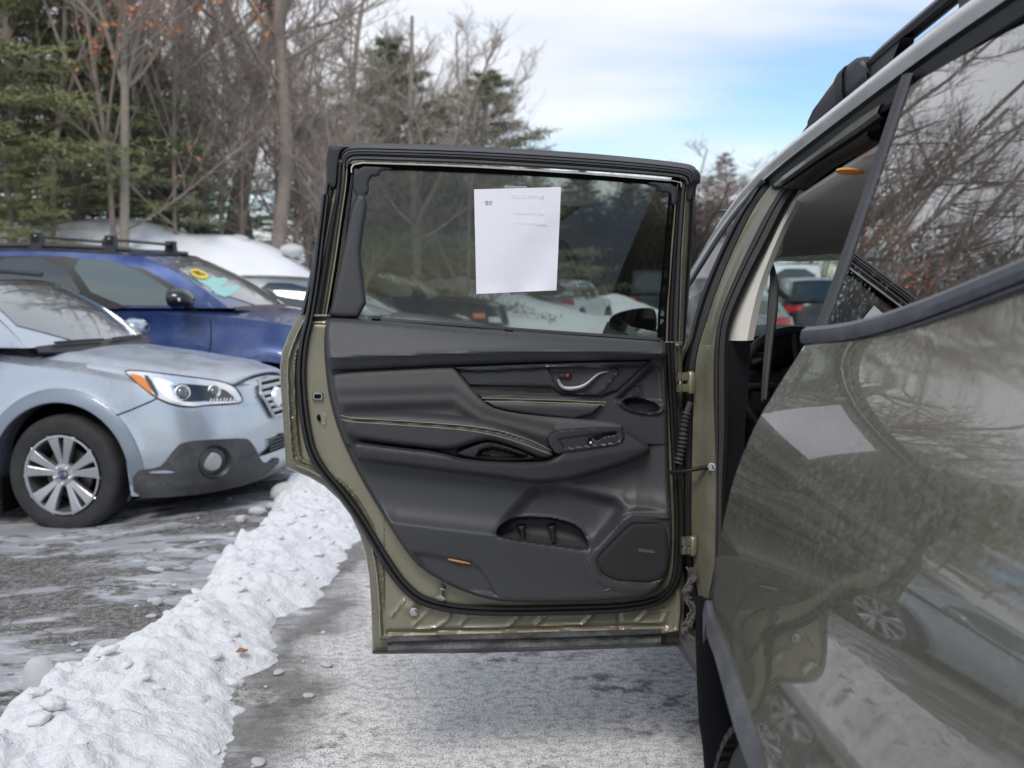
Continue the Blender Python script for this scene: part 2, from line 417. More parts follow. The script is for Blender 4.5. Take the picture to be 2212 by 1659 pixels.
m_trim = M('charcoal_door_trim', (.040, .041, .044), .48, bump=(420, .25, .002), var=(3, .12), rvar=.12)
m_leather = M('charcoal_leatherette', (.050, .051, .055), .5, bump=(300, .35, .003), var=(4, .1), rvar=.12)
m_pad = M('grey_leatherette', (.088, .087, .088), .55, bump=(300, .3, .003), var=(4, .07), rvar=.1)
m_gloss = M('satin_dark_trim', (.030, .031, .034), .32, bump=(200, .08, .002), rvar=.15)
m_piano = M('piano_black', (.008, .008, .009), .12, coat=.6)
m_chrome = M('satin_chrome', (.95, .95, .95), .36, .55)
m_steel = M('zinc_steel', (.55, .57, .53), .3, 1)
m_thread = M('yellow_green_thread', (.46, .46, .27), .8)
m_red = M('red_lock_mark', (.6, .03, .02), .5)
m_amber_refl = M('copper_reflector', (.55, .25, .12), .25, coat=.5, bump=(200, .5))
m_paper = M('white_paper', (.82, .81, .88), .75, bump=(8, .25, .01), var=(30, .02))
m_print = M('faint_grey_print', (.77, .76, .83), .8)
m_ink = M('black_ink', (.05, .05, .06), .8)
m_tape = M('clear_tape', (.25, .30, .28), .35)
m_beige = M('light_grey_pillar_trim', (.80, .78, .73), .7, bump=(300, .2, .003))
m_headliner = M('grey_headliner', (.72, .70, .66), .85, bump=(400, .3, .003))
m_cladding = M('dark_grey_cladding', (.062, .064, .072), .5, bump=(200, .15, .003), dirt=(.25, SALT, 12))
m_roofbar = M('black_roof_bar', (.03, .031, .036), .42, var=(4, .2))
# ------------------------------------------------------------------ ground, ice, snow
def ground_z(x, y):
    x = np.asarray(x, float); y = np.asarray(y, float)
    return -.07*sstep(-1.9, -2.6, x)*sstep(3.5, 6, y)*sstep(-12, -4, x) - .22*sstep(12, 22, y)*sstep(-9, -5, x)
def ground_material():
    m = bpy.data.materials.new('salted_asphalt'); m.use_nodes = True; N = m.node_tree.nodes; L = m.node_tree.links
    b = N['Principled BSDF']
    tc = N.new('ShaderNodeTexCoord'); sp = N.new('ShaderNodeSeparateXYZ'); L.new(tc.outputs['Object'], sp.inputs[0])
    fine = _tex(N, L, 150, 2, .6); mid = _tex(N, L, 30, 5, .6); big = _tex(N, L, 2.2, 5, .6); wide = _tex(N, L, .7, 3, .5)
    asp = _mix(N, L, fine, (.11, .105, .10), (.21, .20, .19))
    # dried road salt: grains on the stones, thinner in worn spots
    grain = _ramp(N, L, fine, .34, .50)
    spot = _ramp(N, L, _tex(N, L, 8, 8, .72), .50, .58)                     # dark damp spots
    spot2 = _math(N, L, 'MULTIPLY', spot, _ramp(N, L, _tex(N, L, 1.5, 3, .5), .50, .60))
    cover = _math(N, L, 'SUBTRACT', _ramp(N, L, mid, .18, .55), _math(N, L, 'MULTIPLY', spot2, .85), True)
    salt = _math(N, L, 'MULTIPLY', grain, cover, True)
    right = _mix(N, L, salt, asp, _mix(N, L, big, (.80, .785, .765), (.68, .66, .635)))
    # left of the snow ridge: brown bare patches, polished ice and wind-blown streaks of snow
    st = _tex(N, L, 1.2, 12, .68, (.55, 1.1, 1), R(-25), .25); st2 = _tex(N, L, 5, 10, .74, (.4, 1.4, 1), R(-25), .15)
    bare = _mix(N, L, _ramp(N, L, fine, .42, .62), (.045, .040, .035), _mix(N, L, _ramp(N, L, mid, .4, .6), (.12, .105, .09), (.42, .41, .40)))
    ice = _mix(N, L, st2, (.17, .172, .175), (.55, .56, .58))
    snw = (.74, .75, .78, 1)
    l1 = _mix(N, L, _ramp(N, L, st, .45, .50), bare, ice)
    wsn = _math(N, L, 'MULTIPLY', _ramp(N, L, st2, .50, .58), _ramp(N, L, st, .46, .60))
    l2 = _mix(N, L, wsn, l1, snw)
    blotch = _ramp(N, L, _tex(N, L, 2.6, 7, .66, (1, 1.8, 1)), .56, .60)
    left = _mix(N, L, blotch, l2, bare)
    vo = N.new('ShaderNodeTexVoronoi'); vo.feature = 'DISTANCE_TO_EDGE'; vo.inputs['Scale'].default_value = 1.5
    wv = N.new('ShaderNodeVectorMath'); wv.operation = 'ADD'; dn = N.new('ShaderNodeTexNoise'); dn.inputs['Scale'].default_value = 4; dn.inputs['Detail'].default_value = 5
    L.new(tc.outputs['Object'], dn.inputs['Vector']); L.new(tc.outputs['Object'], wv.inputs[0]); L.new(dn.outputs['Color'], wv.inputs[1]); L.new(wv.outputs[0], vo.inputs['Vector'])
    crack = _ramp(N, L, vo.outputs['Distance'], .006, .022, (1, 1, 1, 1), (0, 0, 0, 1))
    left = _mix(N, L, _math(N, L, 'MULTIPLY', crack, .75), left, (.028, .026, .024))
    rx = _math(N, L, 'ADD', sp.outputs[0], _math(N, L, 'MULTIPLY', _math(N, L, 'SUBTRACT', _tex(N, L, 1.9, 6, .62), .5), .9))
    wet = _math(N, L, 'MULTIPLY', _ramp(N, L, _math(N, L, 'ADD', rx, 1.05), .05, .14), _ramp(N, L, _math(N, L, 'ADD', rx, 1.05), .26, .46, (1, 1, 1, 1), (0, 0, 0, 1)))
    right = _mix(N, L, _math(N, L, 'MULTIPLY', _math(N, L, 'MULTIPLY', crack, _ramp(N, L, wide, .45, .6)), .45), right, (.12, .115, .11))
    right = _mix(N, L, _math(N, L, 'MULTIPLY', wet, .8), right, (.095, .09, .083))
    xs = _math(N, L, 'ADD', sp.outputs[0], _math(N, L, 'MULTIPLY', _math(N, L, 'SUBTRACT', big, .5), .9))
    side = _ramp(N, L, _math(N, L, 'ADD', _math(N, L, 'MULTIPLY', xs, -1.2), -.85, True), .1, .5)
    L.new(_mix(N, L, side, right, left), b.inputs['Base Color'])
    icef = _math(N, L, 'MULTIPLY', _math(N, L, 'MULTIPLY', _ramp(N, L, st, .44, .52), _math(N, L, 'SUBTRACT', 1.0, blotch)), side)
    L.new(_math(N, L, 'SUBTRACT', .85, _math(N, L, 'MULTIPLY', icef, .5)), b.inputs['Roughness'])
    bp = N.new('ShaderNodeBump'); bp.inputs['Strength'].default_value = .5; bp.inputs['Distance'].default_value = .006
    hh = _math(N, L, 'ADD', fine, _math(N, L, 'MULTIPLY', st2, 1.5)); L.new(hh, bp.inputs['Height']); L.new(bp.outputs[0], b.inputs['Normal'])
    return m
m_ground = ground_material()
gx = np.concatenate([np.linspace(-260, -14, 24), np.linspace(-12, 8, 61), np.linspace(10, 260, 24)])
gy = np.concatenate([np.linspace(-120, -6, 14), np.linspace(-4, 26, 91), np.linspace(28, 420, 30)])
GX, GY = np.meshgrid(gx, gy)
gv = np.stack([GX.ravel(), GY.ravel(), ground_z(GX, GY).ravel()], 1)
g = fast_mesh('ground', gv, grid_faces(len(gy), len(gx)), m_ground); tag(g, kind='structure')

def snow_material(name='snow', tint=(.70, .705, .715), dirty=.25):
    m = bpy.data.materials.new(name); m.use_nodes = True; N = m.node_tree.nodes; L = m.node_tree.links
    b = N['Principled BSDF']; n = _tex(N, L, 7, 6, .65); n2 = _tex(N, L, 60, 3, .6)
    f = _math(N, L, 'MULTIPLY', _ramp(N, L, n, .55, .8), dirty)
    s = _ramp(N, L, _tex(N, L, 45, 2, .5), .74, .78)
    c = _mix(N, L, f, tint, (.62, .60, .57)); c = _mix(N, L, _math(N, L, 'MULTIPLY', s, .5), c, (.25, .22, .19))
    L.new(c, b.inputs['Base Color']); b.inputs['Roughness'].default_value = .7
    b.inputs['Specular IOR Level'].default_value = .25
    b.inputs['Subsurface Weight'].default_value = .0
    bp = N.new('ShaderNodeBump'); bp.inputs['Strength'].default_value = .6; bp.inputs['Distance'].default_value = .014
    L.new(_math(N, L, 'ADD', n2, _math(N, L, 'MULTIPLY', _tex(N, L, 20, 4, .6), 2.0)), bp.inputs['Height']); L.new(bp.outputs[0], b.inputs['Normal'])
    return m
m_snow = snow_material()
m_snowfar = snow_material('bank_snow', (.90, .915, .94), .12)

# ploughed ridge of snow that runs away from us between the two rows of cars
def ridge_bounds(y):
    ys = [0, 2.2, 3.3, 3.9, 4.6, 5.2, 6.1, 7.0, 7.8, 9, 14]
    lf = [-2.1, -1.8, -1.58, -1.52, -1.45, -1.42, -1.42, -1.48, -1.52, -1.6, -1.8]
    rt = [-.75, -.75, -.80, -.90, -.80, -.76, -.80, -.85, -.9, -.9, -1.0]
    return np.interp(y, ys, lf), np.interp(y, ys, rt)
def chunk_mesh(seed, irr=.28):
    r2 = np.random.RandomState(seed); bm = bmesh.new(); bmesh.ops.create_icosphere(bm, subdivisions=3, radius=1)
    off = r2.rand(3)*20; 
    for v in bm.verts:
        n = fbm(np.array([v.co.x*1.3+off[0]]), np.array([v.co.y*1.3+v.co.z*1.7+off[1]]), 3, seed)[0]-.45
        v.co *= 1+irr*n*2; v.co.z *= .75
    me = bpy.data.meshes.new('snow_chunk'); bm.to_mesh(me); bm.free(); me.materials.append(m_snow)
    me.polygons.foreach_set('use_smooth', [True]*len(me.polygons)); return me
def ridge():
    xs = np.arange(-2.5, -.35, .011); ys = np.concatenate([np.arange(1.4, 7.4, .013), np.arange(7.4, 14, .05)])
    X, Y = np.meshgrid(xs, ys)
    lf, rt = ridge_bounds(Y)
    lf = lf+.28*(fbm(Y*1.7, Y*0+3, 4, 5)-.5)+.10*(fbm(X*7, Y*9, 3, 8)-.5); rt = rt+.34*(fbm(Y*1.5, Y*0+9, 5, 9)-.5)+.16*(fbm(X*8, Y*8, 3, 2)-.5)
    f = np.clip((X-lf)/(rt-lf), -.4, 1.4)
    prof = np.where((f > 0) & (f < 1), np.clip(np.sin(np.pi*np.clip(f, 0, 1)**.62), 0, 1)**1.25, 0)
    crest = .088+.045*fbm(Y*.9, Y*0, 3, 31)
    thin = sstep(0, .07, f)*sstep(0, .22, 1-f)
    Z = -.03+.034*thin + crest*prof*(.75+.5*fbm(X*3, Y*3, 4, 12))
    rg = 1-2*np.abs(fbm(X*7+.3*fbm(X*9, Y*9, 2, 61), Y*7, 4, 3)-.5)
    Z += prof*(.09*(rg-.85)*np.clip(1.5-f, .3, 1.2)+.03*(fbm(X*17, Y*17, 3, 41)-.5)) + sstep(0, .04, f)*sstep(0, .03, 1-f)*.030*(fbm(X*15, Y*15, 4, 7)-.45)
    r2 = np.random.RandomState(4)                                  # lumps half buried in the ridge
    for k in range(620):
        cy = 1.5+r2.rand()*6.6; l, r_ = ridge_bounds(cy); q = r2.rand()**2.6; cx = l+(r_-l)*(q*.95+.01)
        rad = .008+.036*r2.rand()**3.2; j0, j1 = np.searchsorted(ys, [cy-rad, cy+rad]); i0, i1 = np.searchsorted(xs, [cx-rad, cx+rad])
        if j1 <= j0 or i1 <= i0: continue
        sx = .7+.6*r2.rand(); a = r2.rand()*3
        ddx = X[j0:j1, i0:i1]-cx; ddy = Y[j0:j1, i0:i1]-cy
        ux = ddx*math.cos(a)+ddy*math.sin(a); uy = -ddx*math.sin(a)+ddy*math.cos(a)
        dd = 1-(ux/rad)**2-(uy/(rad*sx))**2
        base = Z[j0:j1, i0:i1]; top = base.max()*.2+base*.8+rad*(.35+.3*r2.rand())*np.sqrt(np.clip(dd, 0, 1))
        Z[j0:j1, i0:i1] = np.where((dd > 0) & (base > -.0), np.maximum(base, top), base)
    holes = fbm(X*5, Y*5, 3, 44); Z = np.where((prof < .35) & (holes > .70), Z-.05, Z)
    v = np.stack([X.ravel(), Y.ravel(), Z.ravel()], 1); F = grid_faces(len(ys), len(xs))
    keep = (Z.ravel()[F] > -.028).any(1); F = F[keep]
    clod = chunk_mesh(9, .42); nv = len(clod.vertices); cv = np.zeros(nv*3); clod.vertices.foreach_get('co', cv); cv = cv.reshape(-1, 3); cf = np.array([tuple(p.vertices) for p in clod.polygons])
    EV_, EF_ = [], []
    for k in range(190):
        cy = 2.6+r2.rand()**.9*5.2; l, r_ = ridge_bounds(cy); q = r2.rand()**1.5*.85 if r2.rand() < .75 else r2.rand(); cx = l+.05+(r_-l)*q
        j = min(len(ys)-1, np.searchsorted(ys, cy)); i = min(len(xs)-1, np.searchsorted(xs, cx)); zz = Z[j, i]
        if zz < -.01: continue
        rad = .008+.022*r2.rand()**2.2; a = r2.rand()*6.28; t_ = r2.normal(0, .5); S_ = cv*[rad*r2.uniform(.8, 1.6), rad, rad*r2.uniform(.6, 1.0)]
        S_ = np.stack([S_[:, 0]*math.cos(a)-S_[:, 1]*math.sin(a), S_[:, 0]*math.sin(a)+S_[:, 1]*math.cos(a), S_[:, 2]+t_*S_[:, 0]*.5], 1)
        EV_.append(S_+[cx, cy, zz+rad*.12]); EF_.append(cf+nv*(len(EV_)-1))
    used = np.unique(F); mp = np.zeros(len(v), int); mp[used] = np.arange(len(used))
    F3 = mp[F]; F3 = np.vstack([F3[:, [0, 1, 2]], F3[:, [0, 2, 3]], np.vstack(EF_)+len(used)]); o = fast_mesh('snow_ridge', np.vstack([v[used]]+EV_), F3, m_snow)
    tag(o, 'ploughed ridge of lumpy white snow running away beside the open car door', 'snow ridge', kind='stuff')
ridge()
chunks = [chunk_mesh(s) for s in range(5)]
CH = [  # sight line of the lump, size, proportions, label
    (88, 1508, .078, (.62, .75, 1.5), 'tall rounded snow lump standing on end at the lower left edge of the ridge'),
    (612, 1078, .085, (1.1, 1, 1), 'largest snow lump at the far end of the ridge near the fog lamp'),
    (556, 1112, .045, (1.2, 1, .9), 'snow lump lying just left of the large far lump'),
    (520, 1128, .034, (1, 1, 1), 'small snow lump on the asphalt under the silver bumper corner'),
    (336, 1234, .03, (1.5, 1, .6), 'lone flat snow lump on brown asphalt left of the ridge'),
    (463, 1212, .032, (1.3, 1, .8), 'oblong snow lump against the left foot of the ridge'),
    (340, 1307, .025, (1, 1, 1.1), 'small upright snow lump at the left foot of the ridge'),
    (242, 1403, .04, (1.7, 1, .8), 'oblong snow lump leaning on the ridge below the silver car'),
    (500, 1158, .022, (1, 1, .8), 'tiny snow lump beside the ridge under the bumper'),
    (586, 1098, .03, (1, 1, 1), 'snow lump wedged between the large far lump and its neighbour')]
def on_ground(u, v, z=0): 
    d = rays([(u, v)])[0]; return CAMP+d*((z-CAM_H)/d[2])
for i, (u, v, s, sc, lab) in enumerate(CH):
    p = on_ground(u, v, .0); o = bpy.data.objects.new('snow_lump', chunks[i % 5]); COL.objects.link(o)
    o.location = (p[0], p[1], s*sc[2]*.55); o.scale = (s*sc[0], s*sc[1], s*sc[2]); o.rotation_euler = (rnd.uniform(-.3, .3), rnd.uniform(-.3, .3), rnd.uniform(0, 3))
    tag(o, lab, 'snow lump', 'snow lumps beside the ridge')
for i in range(46):
    y = rnd.uniform(3.1, 7.5); l, r_ = ridge_bounds(y)
    x = float(l)-abs(rnd.gauss(0, .16))-.02 if rnd.random() < .45 else float(r_)+abs(rnd.gauss(0, .12))+.02
    s = .006+.014*rnd.random()**2
    o = bpy.data.objects.new('snow_crumb', chunks[i % 5]); COL.objects.link(o)
    o.location = (x, y, float(ground_z(x, y))+s*.35); o.scale = (s*rnd.uniform(1, 1.6), s, s*.7); o.rotation_euler = (0, 0, rnd.uniform(0, 3))
    tag(o, 'small crumb of snow fallen on the asphalt beside the ridge', 'snow crumb', 'snow crumbs scattered beside the ridge')
m_leaf = M('dry_brown_leaf', (.30, .13, .05), .7, var=(60, .3))
def dead_leaf(name, u, v, z, s, rz, label):
    p = on_ground(u, v, z); rows = []
    for i in range(7):
        f = i/6; wd = math.sin(math.pi*(f*.92+.04))*.45
        rows.append([(p[0]+s*((f-.5)*math.cos(rz)-k*wd*math.sin(rz)), p[1]+s*((f-.5)*math.sin(rz)+k*wd*math.cos(rz)), p[2]+s*(.12+.3*abs(k)**1.5*wd+.25*(f-.5)**2+.05*math.sin(9*f+3*k))) for k in (-1, -.5, 0, .5, 1)])
    o = loft(name, rows, m_leaf, face=(0, 0, 1), solid_=.0012); tag(o, label, 'leaf'); return o
dead_leaf('dead_leaf', 523, 1410, .066, .045, .6, 'small curled brown leaf lying on the sloping right face of the snow ridge')
dead_leaf('dead_leaf', 102, 1482, .05, .05, 1.1, 'brown leaf caught behind the tall snow lump at the lower left')

# snow bank behind the parked cars, falling to the right
def bank():
    xs = np.arange(-30, 2, .16); ys = np.concatenate([np.arange(14, 24, .14), np.arange(24, 75, 1.0)])
    X, Y = np.meshgrid(xs, ys)
    az = X/Y*2480+1106
    cz = np.interp(az, [-2400, -400, 0, 110, 270, 420, 520, 620, 690, 740, 790, 820], [3.4, 2.9, 2.68, 2.42, 2.42, 2.28, 2.28, 2.1, 1.7, 1.0, .1, -.6])
    cz = cz-.05+.5*(fbm(X*.4, X*0, 3, 2)-.5)*np.clip(cz/2, .2, 1)
    rise = sstep(14.4, 19, Y+.5*(fbm(X*.5, X*0+4, 3, 5)-.5)); Z = -.3+(cz+.3)*rise**.85
    rise = rise*np.clip((cz+.6)/1.2, 0, 1)
    Z += .35*(fbm(X*.55, Y*.55, 4, 6)-.5)*rise + .10*(fbm(X*2.2, Y*2.2, 3, 16)-.5)*rise
    Z = Z-np.clip(Y-24, 0, 60)*.0
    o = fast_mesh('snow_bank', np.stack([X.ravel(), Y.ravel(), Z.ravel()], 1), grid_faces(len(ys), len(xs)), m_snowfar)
    tag(o, kind='structure'); 
    return xs, ys, Z
bxs, bys, bZ = bank()
def bank_z(x, y):
    i = min(max(int(np.searchsorted(bxs, x)), 0), len(bxs)-1); j = min(max(int(np.searchsorted(bys, y)), 0), len(bys)-1)
    return float(bZ[j, i]) if y > 14 else 0.0
def heap(name, pts, Y, depth, seed, label):
    """pile of ploughed snow: skyline given by sight lines at distance Y"""
    top = PP([(u, v, Y) for u, v in pts]); x0, x1 = top[0, 0], top[-1, 0]
    xs = np.linspace(x0, x1, 90); tz = np.interp(xs, top[:, 0], top[:, 2]); ys = np.linspace(-1, 1, 44)
    X, K = np.meshgrid(xs, ys); Z = -.3+(tz[None]+.3)*np.clip(1-np.abs(K)**1.8, 0, 1)+.34*(fbm(X*1.3, K*depth, 4, seed)-.5)*(1-K**2)
    o = fast_mesh(name, np.stack([X.ravel(), (Y+K*depth).ravel(), Z.ravel()], 1), grid_faces(44, 90), m_snowfar)
    tag(o, label, 'snow heap', 'heaps of ploughed snow across the car park')
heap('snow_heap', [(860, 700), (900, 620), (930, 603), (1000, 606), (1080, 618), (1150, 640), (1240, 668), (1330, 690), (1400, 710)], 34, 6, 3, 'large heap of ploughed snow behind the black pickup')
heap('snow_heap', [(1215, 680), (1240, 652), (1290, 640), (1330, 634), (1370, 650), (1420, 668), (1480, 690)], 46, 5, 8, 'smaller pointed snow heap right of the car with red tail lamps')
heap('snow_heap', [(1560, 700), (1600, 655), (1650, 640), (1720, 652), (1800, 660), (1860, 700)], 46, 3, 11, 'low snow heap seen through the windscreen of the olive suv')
for u, v, s, lab in ((513, 497, .2, 'small rounded snow cap on the left stump of the bank'), (630, 517, .19, 'larger rounded snow cap at the right end of the bank')):
    Y = 18.8; p = P(u, v, Y); o = bpy.data.objects.new('snow_mound', chunks[2]); COL.objects.link(o)
    o.location = (p[0], p[1], p[2]-s*.9); o.scale = (s*1.0, s*.9, s*.75); tag(o, lab, 'snow mound', 'snow mounds on the crest of the bank')
# ------------------------------------------------------------------ trees
m_bark = M('grey_brown_bark', (.28, .235, .20), .9, var=(5, .45), bump=(22, .6, .03))
m_bark_pale = M('pale_bark', (.29, .25, .215), .9, var=(5, .35), bump=(22, .5, .02))
m_twig = M('brown_twigs', (.33, .28, .24), .9, var=(1.2, .35))
m_twig_far = M('reddish_twigs', (.30, .235, .21), .9, var=(.7, .3))
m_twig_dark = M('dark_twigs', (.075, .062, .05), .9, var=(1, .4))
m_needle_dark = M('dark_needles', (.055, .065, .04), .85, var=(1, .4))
m_needle = M('olive_needles', (.23, .25, .11), .75, var=(1.1, .55))
m_needle2 = M('dull_green_needles', (.16, .185, .105), .75, var=(1.1, .5))
m_leaf_or = M('rusty_beech_leaves', (.55, .20, .08), .7, var=(3, .35))
def tubes_np(branches, sides):
    """branches: list of (points(n,3), radii(n)) -> verts, quads"""
    V, F, k = [], [], 0; th = np.linspace(0, 2*math.pi, sides, endpoint=False); ct, st = np.cos(th), np.sin(th)
    for pts, r in branches:
        T = np.gradient(pts, axis=0); T /= np.linalg.norm(T, axis=1)[:, None]+1e-9
        ref = np.array([.3, .9, .1]) if abs(T[0, 1]) < .8 else np.array([1., 0, 0])
        A = np.cross(T, ref); A /= np.linalg.norm(A, axis=1)[:, None]+1e-9; B = np.cross(T, A)
        V.append((pts[:, None]+r[:, None, None]*(A[:, None]*ct[None, :, None]+B[:, None]*st[None, :, None])).reshape(-1, 3))
        F.append(grid_faces(len(pts), sides, True)+k); k += len(pts)*sides
    return np.vstack(V), np.vstack(F)
def grow(r, start, dirv, length, rad, n, wob, up):
    pts = [np.array(start, float)]; d = np.array(dirv, float); d /= np.linalg.norm(d)
    for i in range(n-1):
        d = d+r.normal(0, wob, 3)+np.array([0, 0, up]); d /= np.linalg.norm(d); pts.append(pts[-1]+d*length/(n-1))
    return np.array(pts), np.linspace(rad, rad*.32, n)
def bare_tree(seed, h, rad, lean=.04, fork=.35, nb=20, twig=1.0, spread=.8, k3=5, up=.10, base_clear=.25):
    r = np.random.RandomState(seed)
    trunk = [grow(r, (0, 0, -.4), (r.normal(0, lean), r.normal(0, lean), 1), h, rad, 13, .035, .02)]
    br, tw = [], []
    mains = [trunk[0]]
    if fork:
        t = trunk[0][0]; k = int(13*fork)
        for q in range(r.randint(1, 3)):
            a = r.rand()*6.28; f_ = grow(r, t[k], (math.cos(a)*.4, math.sin(a)*.4, 1), h*(1-fork)*.95, trunk[0][1][k]*.7, 10, .05, .05); trunk.append(f_); mains.append(f_)
    for mp, mr in mains:
        n = len(mp); hh = np.linspace(0, 1, n)
        for b in range(nb if mp is mains[0][0] else nb*2//3):
            f = base_clear+(1-base_clear)*r.rand()**.85 if mp is mains[0][0] else .15+.85*r.rand()
            i = min(n-1, f*(n-1)); i0 = int(i); q = i-i0; p = mp[i0]*(1-q)+mp[min(n-1, i0+1)]*q; rr = mr[i0]
            a = r.rand()*6.28; el = r.uniform(.3, 1.1)
            L = h*.30*(1.15-f)*r.uniform(.6, 1.3)*spread+.5
            bp, brad = grow(r, p, (math.cos(a), math.sin(a), el), L, min(rr*.55, .05), 7, .12, up); br.append((bp, brad))
            for s in range(r.randint(5, 8)):
                g_ = r.uniform(.2, 1); j = int(g_*6); a2 = r.rand()*6.28
                dv = (bp[min(6, j+1)]-bp[max(0, j-1)]); dv /= np.linalg.norm(dv)+1e-9
                sp, sr = grow(r, bp[j], dv+.8*np.array([math.cos(a2), math.sin(a2), r.uniform(-.1, .7)]), L*r.uniform(.3, .55), max(.008, brad[j]*.5), 5, .14, up); br.append((sp, sr))
                for t_ in range(k3):
                    j2 = r.randint(1, 5); a3 = r.rand()*6.28; dv2 = sp[j2]-sp[j2-1]; dv2 /= np.linalg.norm(dv2)+1e-9
                    tp, tr = grow(r, sp[j2], dv2+.8*np.array([math.cos(a3), math.sin(a3), r.uniform(-.1, .7)]), L*.26*r.uniform(.5, 1.2), .0065*twig, 4, .16, up); tw.append((tp, tr))
                    for u_ in range(2):
                        j3 = r.randint(1, 4); a4 = r.rand()*6.28; dv3 = tp[j3]-tp[j3-1]; dv3 /= np.linalg.norm(dv3)+1e-9
                        tw.append(grow(r, tp[j3], dv3+.7*np.array([math.cos(a4), math.sin(a4), .3]), L*.16*r.uniform(.5, 1.2), .0048*twig, 3, .12, up))
    V1, F1 = tubes_np(trunk, 10); Vb, Fb = tubes_np(br, 4); Vt, Ft = tubes_np(tw, 3)
    V2 = np.vstack([Vb, Vt]); F2 = np.vstack([Fb, Ft+len(Vb)])
    return (fast_mesh('trunk', V1, F1, m_bark, link=False), fast_mesh('crown', V2, F2, m_twig, link=False))
def leaves(P0, nrm_len, r, s, mat_ok=True):
    """thin needle or leaf faces at points P0"""
    n = len(P0); a = r.normal(0, 1, (n, 3)); a /= np.linalg.norm(a, axis=1)[:, None]; b = r.normal(0, 1, (n, 3)); b = np.cross(a, b); b /= np.linalg.norm(b, axis=1)[:, None]
    L = nrm_len*r.uniform(.6, 1.3, (n, 1)); w = s*r.uniform(.7, 1.3, (n, 1))
    V = np.stack([P0-b*w, P0+b*w, P0+a*L], 1).reshape(-1, 3); F = np.arange(3*n).reshape(-1, 3); return V, F
def conifer(seed, h, rad, width, dens=1.0, clear=.05, mat=None, droop=-.05, nlen=.16, nw=.014, loose=1.0):
    r = np.random.RandomState(seed); trunk = [grow(r, (0, 0, -.4), (0, 0, 1), h+.4, rad, 12, .012, .02)]; mp = trunk[0][0]
    br, PT = [], []
    nb = int(120*dens)
    for b in range(nb):
        f = clear+(1-clear)*(b+r.rand())/nb; i = f*11; i0 = min(10, int(i)); p = mp[i0]+(mp[i0+1]-mp[i0])*(i-i0)
        a = b*2.399+r.normal(0, .3); L = width*(1-f)**.75*r.uniform(.55, 1.15)+.25
        bp, brad = grow(r, p, (math.cos(a), math.sin(a), .15+.5*f), L, .028*(1-f)+.008, 7, .07, droop+.03*f); br.append((bp, brad))
        ns = int(5+L*4)
        for s in range(ns):
            g_ = r.uniform(.25, 1)*6; j = min(5, int(g_)); q = bp[j]+(bp[j+1]-bp[j])*(g_-j)
            sd = bp[j+1]-bp[j]; sd /= np.linalg.norm(sd)+1e-9; a2 = r.choice([-1, 1])*r.uniform(.5, 1.1)
            dv = np.array([sd[0]*math.cos(a2)-sd[1]*math.sin(a2), sd[0]*math.sin(a2)+sd[1]*math.cos(a2), sd[2]+r.normal(0, .15)])
            Ls = L*.32*r.uniform(.6, 1.2); e = q+dv*Ls
            k = int(26*loose); t = r.rand(k, 1); PT.append(q+(e-q)*t+r.normal(0, .05, (k, 3))*[1, 1, .6])
    PT = np.vstack(PT); V, F = leaves(PT, nlen, r, nw)
    V1, F1 = tubes_np(trunk+br, 5)
    me1 = fast_mesh('trunk', V1, F1, m_bark, link=False); me2 = fast_mesh('crown', V, F, mat or m_needle, smooth_=False, link=False)
    return me1, me2
def put_tree(kind, protos, u=None, Y=None, x=None, y=None, zb=None, sc=1, rz=0, label='', cat='tree', group=None, lean=(0, 0), parts=True, mats=None):
    if x is None: x = (u-1106)/FPX*Y; y = Y
    z = zb if zb is not None else (bank_z(x, y) if y > 14.5 and abs(x) < 25 else float(ground_z(x, y)))
    root = thing(kind, label, cat, (x, y, z), rz, group, local=True); root.scale = (sc,)*3 if np.isscalar(sc) else sc
    root.rotation_euler = (lean[0], lean[1], rz)
    for nm, me in zip(('trunk', 'crown', 'leaves'), protos):
        c = bpy.data.objects.new(nm, me); COL.objects.link(c); c.parent = root
        if mats and nm in mats:
            c.material_slots[0].link = 'OBJECT'; c.material_slots[0].material = mats[nm]
    return root
T1 = [bare_tree(11, 13, .17, nb=14, k3=3), bare_tree(12, 14, .15, fork=.45, nb=14, k3=3), bare_tree(13, 12, .11, fork=.3, nb=14, k3=3, lean=.08), bare_tree(14, 13, .13, fork=0, nb=15, k3=3),
      bare_tree(15, 9, .06, fork=.25, nb=18, k3=4, lean=.1, base_clear=.1)]
T_thin = [bare_tree(21, 12, .07, fork=.4, nb=15, k3=3), bare_tree(22, 11, .06, fork=.3, nb=16, k3=3, lean=.07), bare_tree(23, 6, .03, fork=.2, nb=12, k3=3, lean=.12, base_clear=.05)]
C1 = [conifer(31, 11, .15, 2.9, 1.25, .0), conifer(32, 9, .12, 2.6, 1.1, .0, m_needle2), conifer(33, 10, .13, 2.5, .8, .12, m_needle, loose=.7)]
